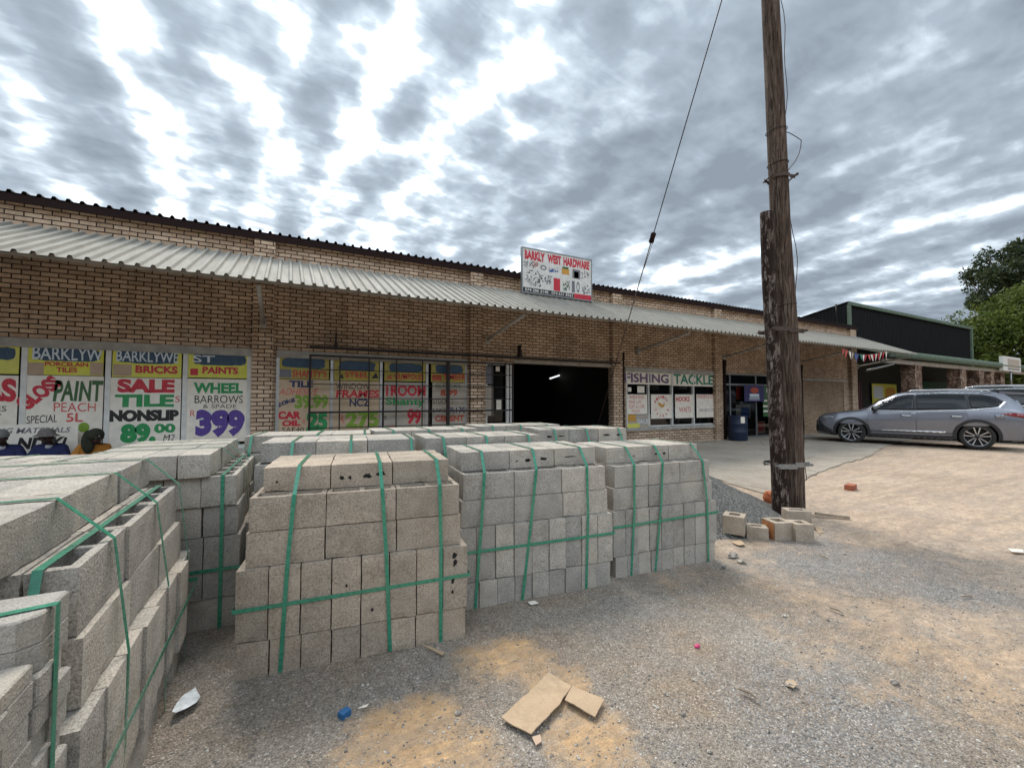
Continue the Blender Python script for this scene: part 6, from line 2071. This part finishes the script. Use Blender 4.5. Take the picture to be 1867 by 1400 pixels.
mb = MB(); mb.tube([(w_ / 2, .08, -1.2), (w_ / 2, .08, 0)], .05, 8); mb.build('post', M['galv'], lb)
# end post of the brick shop, bunting and the brace under the canopy
rn = random.Random(2)
fl0, fl1 = Vector((wp(1536, 635, 7.76)[0], 7.76, wp(1536, 635, 7.76)[1])), Vector((wp(1618, 641, 7.76)[0], 7.76, wp(1618, 641, 7.76)[1]))
cols = ['ink_salmon', 'ink_salmon', 'paper', 'paper_grey', 'ink_blue', 'ink_blue', 'ink_teal', 'paper', 'ink_red', 'ink_salmon', 'paper', 'ink_red', 'paper', 'ink_red', 'paper', 'ink_red', 'paper']
bt_ = empty('bunting', fl0, label='string of faded coloured pennants under the canopy corner', cat='bunting')
P_ = lambda t: (fl1 - fl0) * t + Vector((0, 0, -.20 * math.sin(math.pi * min(1, t * 1.05)) * (1 - .3 * t)))
mb = MB(); mb.tube([P_(i / 20) for i in range(21)], .006, 5); mb.build('cord', M['steel_dark'], bt_)
nfl = len(cols)
for i, c in enumerate(cols):
    a, b_ = P_((i + .1) / nfl), P_((i + .9) / nfl)
    m_ = (a + b_) / 2 + Vector((rn.uniform(-.03, .03), rn.uniform(-.08, .08), -.30 * rn.uniform(.8, 1.1)))
    mb = MB(); mb.add([a, b_, m_, (a + b_) / 2 + Vector((.0, .03, -.10))], [(0, 3, 2), (3, 1, 2), (0, 1, 3)])
    mb.build('pennant', M[c], bt_)
mb = MB(); p0, p1 = Vector((X1 + .2, 9.6, 2.75)), Vector((vx0 + .35, VY - .2, vz - .55)); mb.tube([(0, 0, 0), p1 - p0], .045, 8)
tag(mb.build('brace_pipe', M['galv'], loc=p0), 'pale pipe brace between the brick shop and the verandah', 'pipe')

# ---------------------------------------------------------------- trees
def leafmat(name, c0, c1, c2):
    mt, nt, b = newmat(name)
    N = NT(nt)
    at_ = N.n('Attribute', attribute_name='tone').outputs['Fac']
    N.put(b.inputs['Base Color'], N.ramp(at_, (0, c0), (.5, c1), (1, c2)))
    b.inputs['Roughness'].default_value = .6
    b.inputs['Specular IOR Level'].default_value = .25
    tr = N.n('BsdfTranslucent'); N.put(tr.inputs[0], N.ramp(at_, (0, c0), (.5, c1), (1, c2)))
    ms_ = N.n('MixShader'); ms_.inputs[0].default_value = .3
    out = [q for q in nt.nodes if q.type == 'OUTPUT_MATERIAL'][0]
    nt.links.new(b.outputs[0], ms_.inputs[1]); nt.links.new(tr.outputs[0], ms_.inputs[2]); nt.links.new(ms_.outputs[0], out.inputs[0])
    return mt


M['bark'] = plain('bark', (.10, .075, .055), .95, var=.4, scale=6, bump=.6)
M['leaf_green'] = leafmat('leaf_green', (.03, .052, .01), (.095, .13, .022), (.20, .225, .045))
M['leaf_dark'] = leafmat('leaf_dark', (.018, .03, .014), (.042, .062, .025), (.085, .105, .05))


def tree(base, height, spread, clumps, nleaf, ls, mat, label, seed, low=.25):
    rn = random.Random(seed)
    t = empty('tree', base, label=label, cat='tree')
    mb = MB()
    tr_ = [(0, 0, -.1), (.1, .05, height * .16), (-.05, .1, height * .32), (.15, 0, height * .5)]
    mb.tube(tr_, [height * .035, height * .03, height * .024, height * .014], 10)
    cs = []
    for i in range(clumps):
        a = rn.uniform(0, 2 * math.pi); u = rn.uniform(low, 1.0)
        prof_ = math.sin(min(1, (u - low) / (1 - low) * .92 + .10) * math.pi) ** .55
        r_ = spread * prof_ * math.sqrt(rn.uniform(.12, 1))
        c = Vector((math.cos(a) * r_, math.sin(a) * r_, height * u * .95))
        cs.append((c, rn.uniform(.13, .26) * spread, rn.uniform(-.22, .22)))
        if i % 5 == 0:
            mid = Vector((c.x * .45, c.y * .45, max(height * .22, c.z * .62)))
            mb.tube([(0, 0, height * rn.uniform(.18, .42)), mid, c], [height * .014, height * .009, height * .003], 6)
    mb.build('trunk', M['bark'], t)
    vs, fs, tone = [], [], []
    for _ in range(nleaf):
        c, r_, tn = rn.choice(cs)
        d_ = Vector((rn.gauss(0, 1), rn.gauss(0, 1), rn.gauss(0, .75))); d_.normalize()
        q = c + d_ * r_ * rn.uniform(.35, 1.05) ** .7
        n1 = Vector((rn.gauss(0, 1), rn.gauss(0, 1), rn.gauss(.6, 1))).normalized()
        n2 = n1.orthogonal().normalized(); n3 = n1.cross(n2)
        an = rn.uniform(0, 6.3); e1 = n2 * math.cos(an) + n3 * math.sin(an); e2 = n1.cross(e1)
        s1, s2 = ls * rn.uniform(.6, 1.3), ls * rn.uniform(.25, .5)
        b0 = len(vs)
        vs += [q - e1 * s1, q - e2 * s2, q + e1 * s1, q + e2 * s2]
        fs.append((b0, b0 + 1, b0 + 2, b0 + 3))
        tone += [max(0, min(1, .45 + tn + rn.uniform(-.28, .28)))] * 4
    me_ = bpy.data.meshes.new('crown'); me_.from_pydata([tuple(v) for v in vs], [], fs)
    at_ = me_.attributes.new('tone', 'FLOAT', 'POINT'); at_.data.foreach_set('value', tone)
    me_.materials.append(mat)
    link('crown', me_, t)


def treespot(px, D_):
    d_ = ray(px, 730); d_.z = 0; d_.normalize()
    return Vector((d_.x * D_, d_.y * D_, 0))


tree(treespot(1895, 60), 11.6, 7.2, 130, 42000, .19, M['leaf_green'], 'bright green bushy tree beyond the dark hall', 3, .12)
tree(treespot(1925, 76), 21.5, 7.0, 110, 34000, .26, M['leaf_dark'], 'tall dark tree rising behind the bright green one', 7, .42)
tree(treespot(1950, 58), 10.5, 6.0, 70, 12000, .24, M['leaf_green'], 'green tree at the street side of the bushy one', 9, .12)
tree(treespot(1800, 75), 8.0, 6.0, 60, 12000, .24, M['leaf_dark'], 'low dark tree filling the gap behind the verandah', 12, .05)
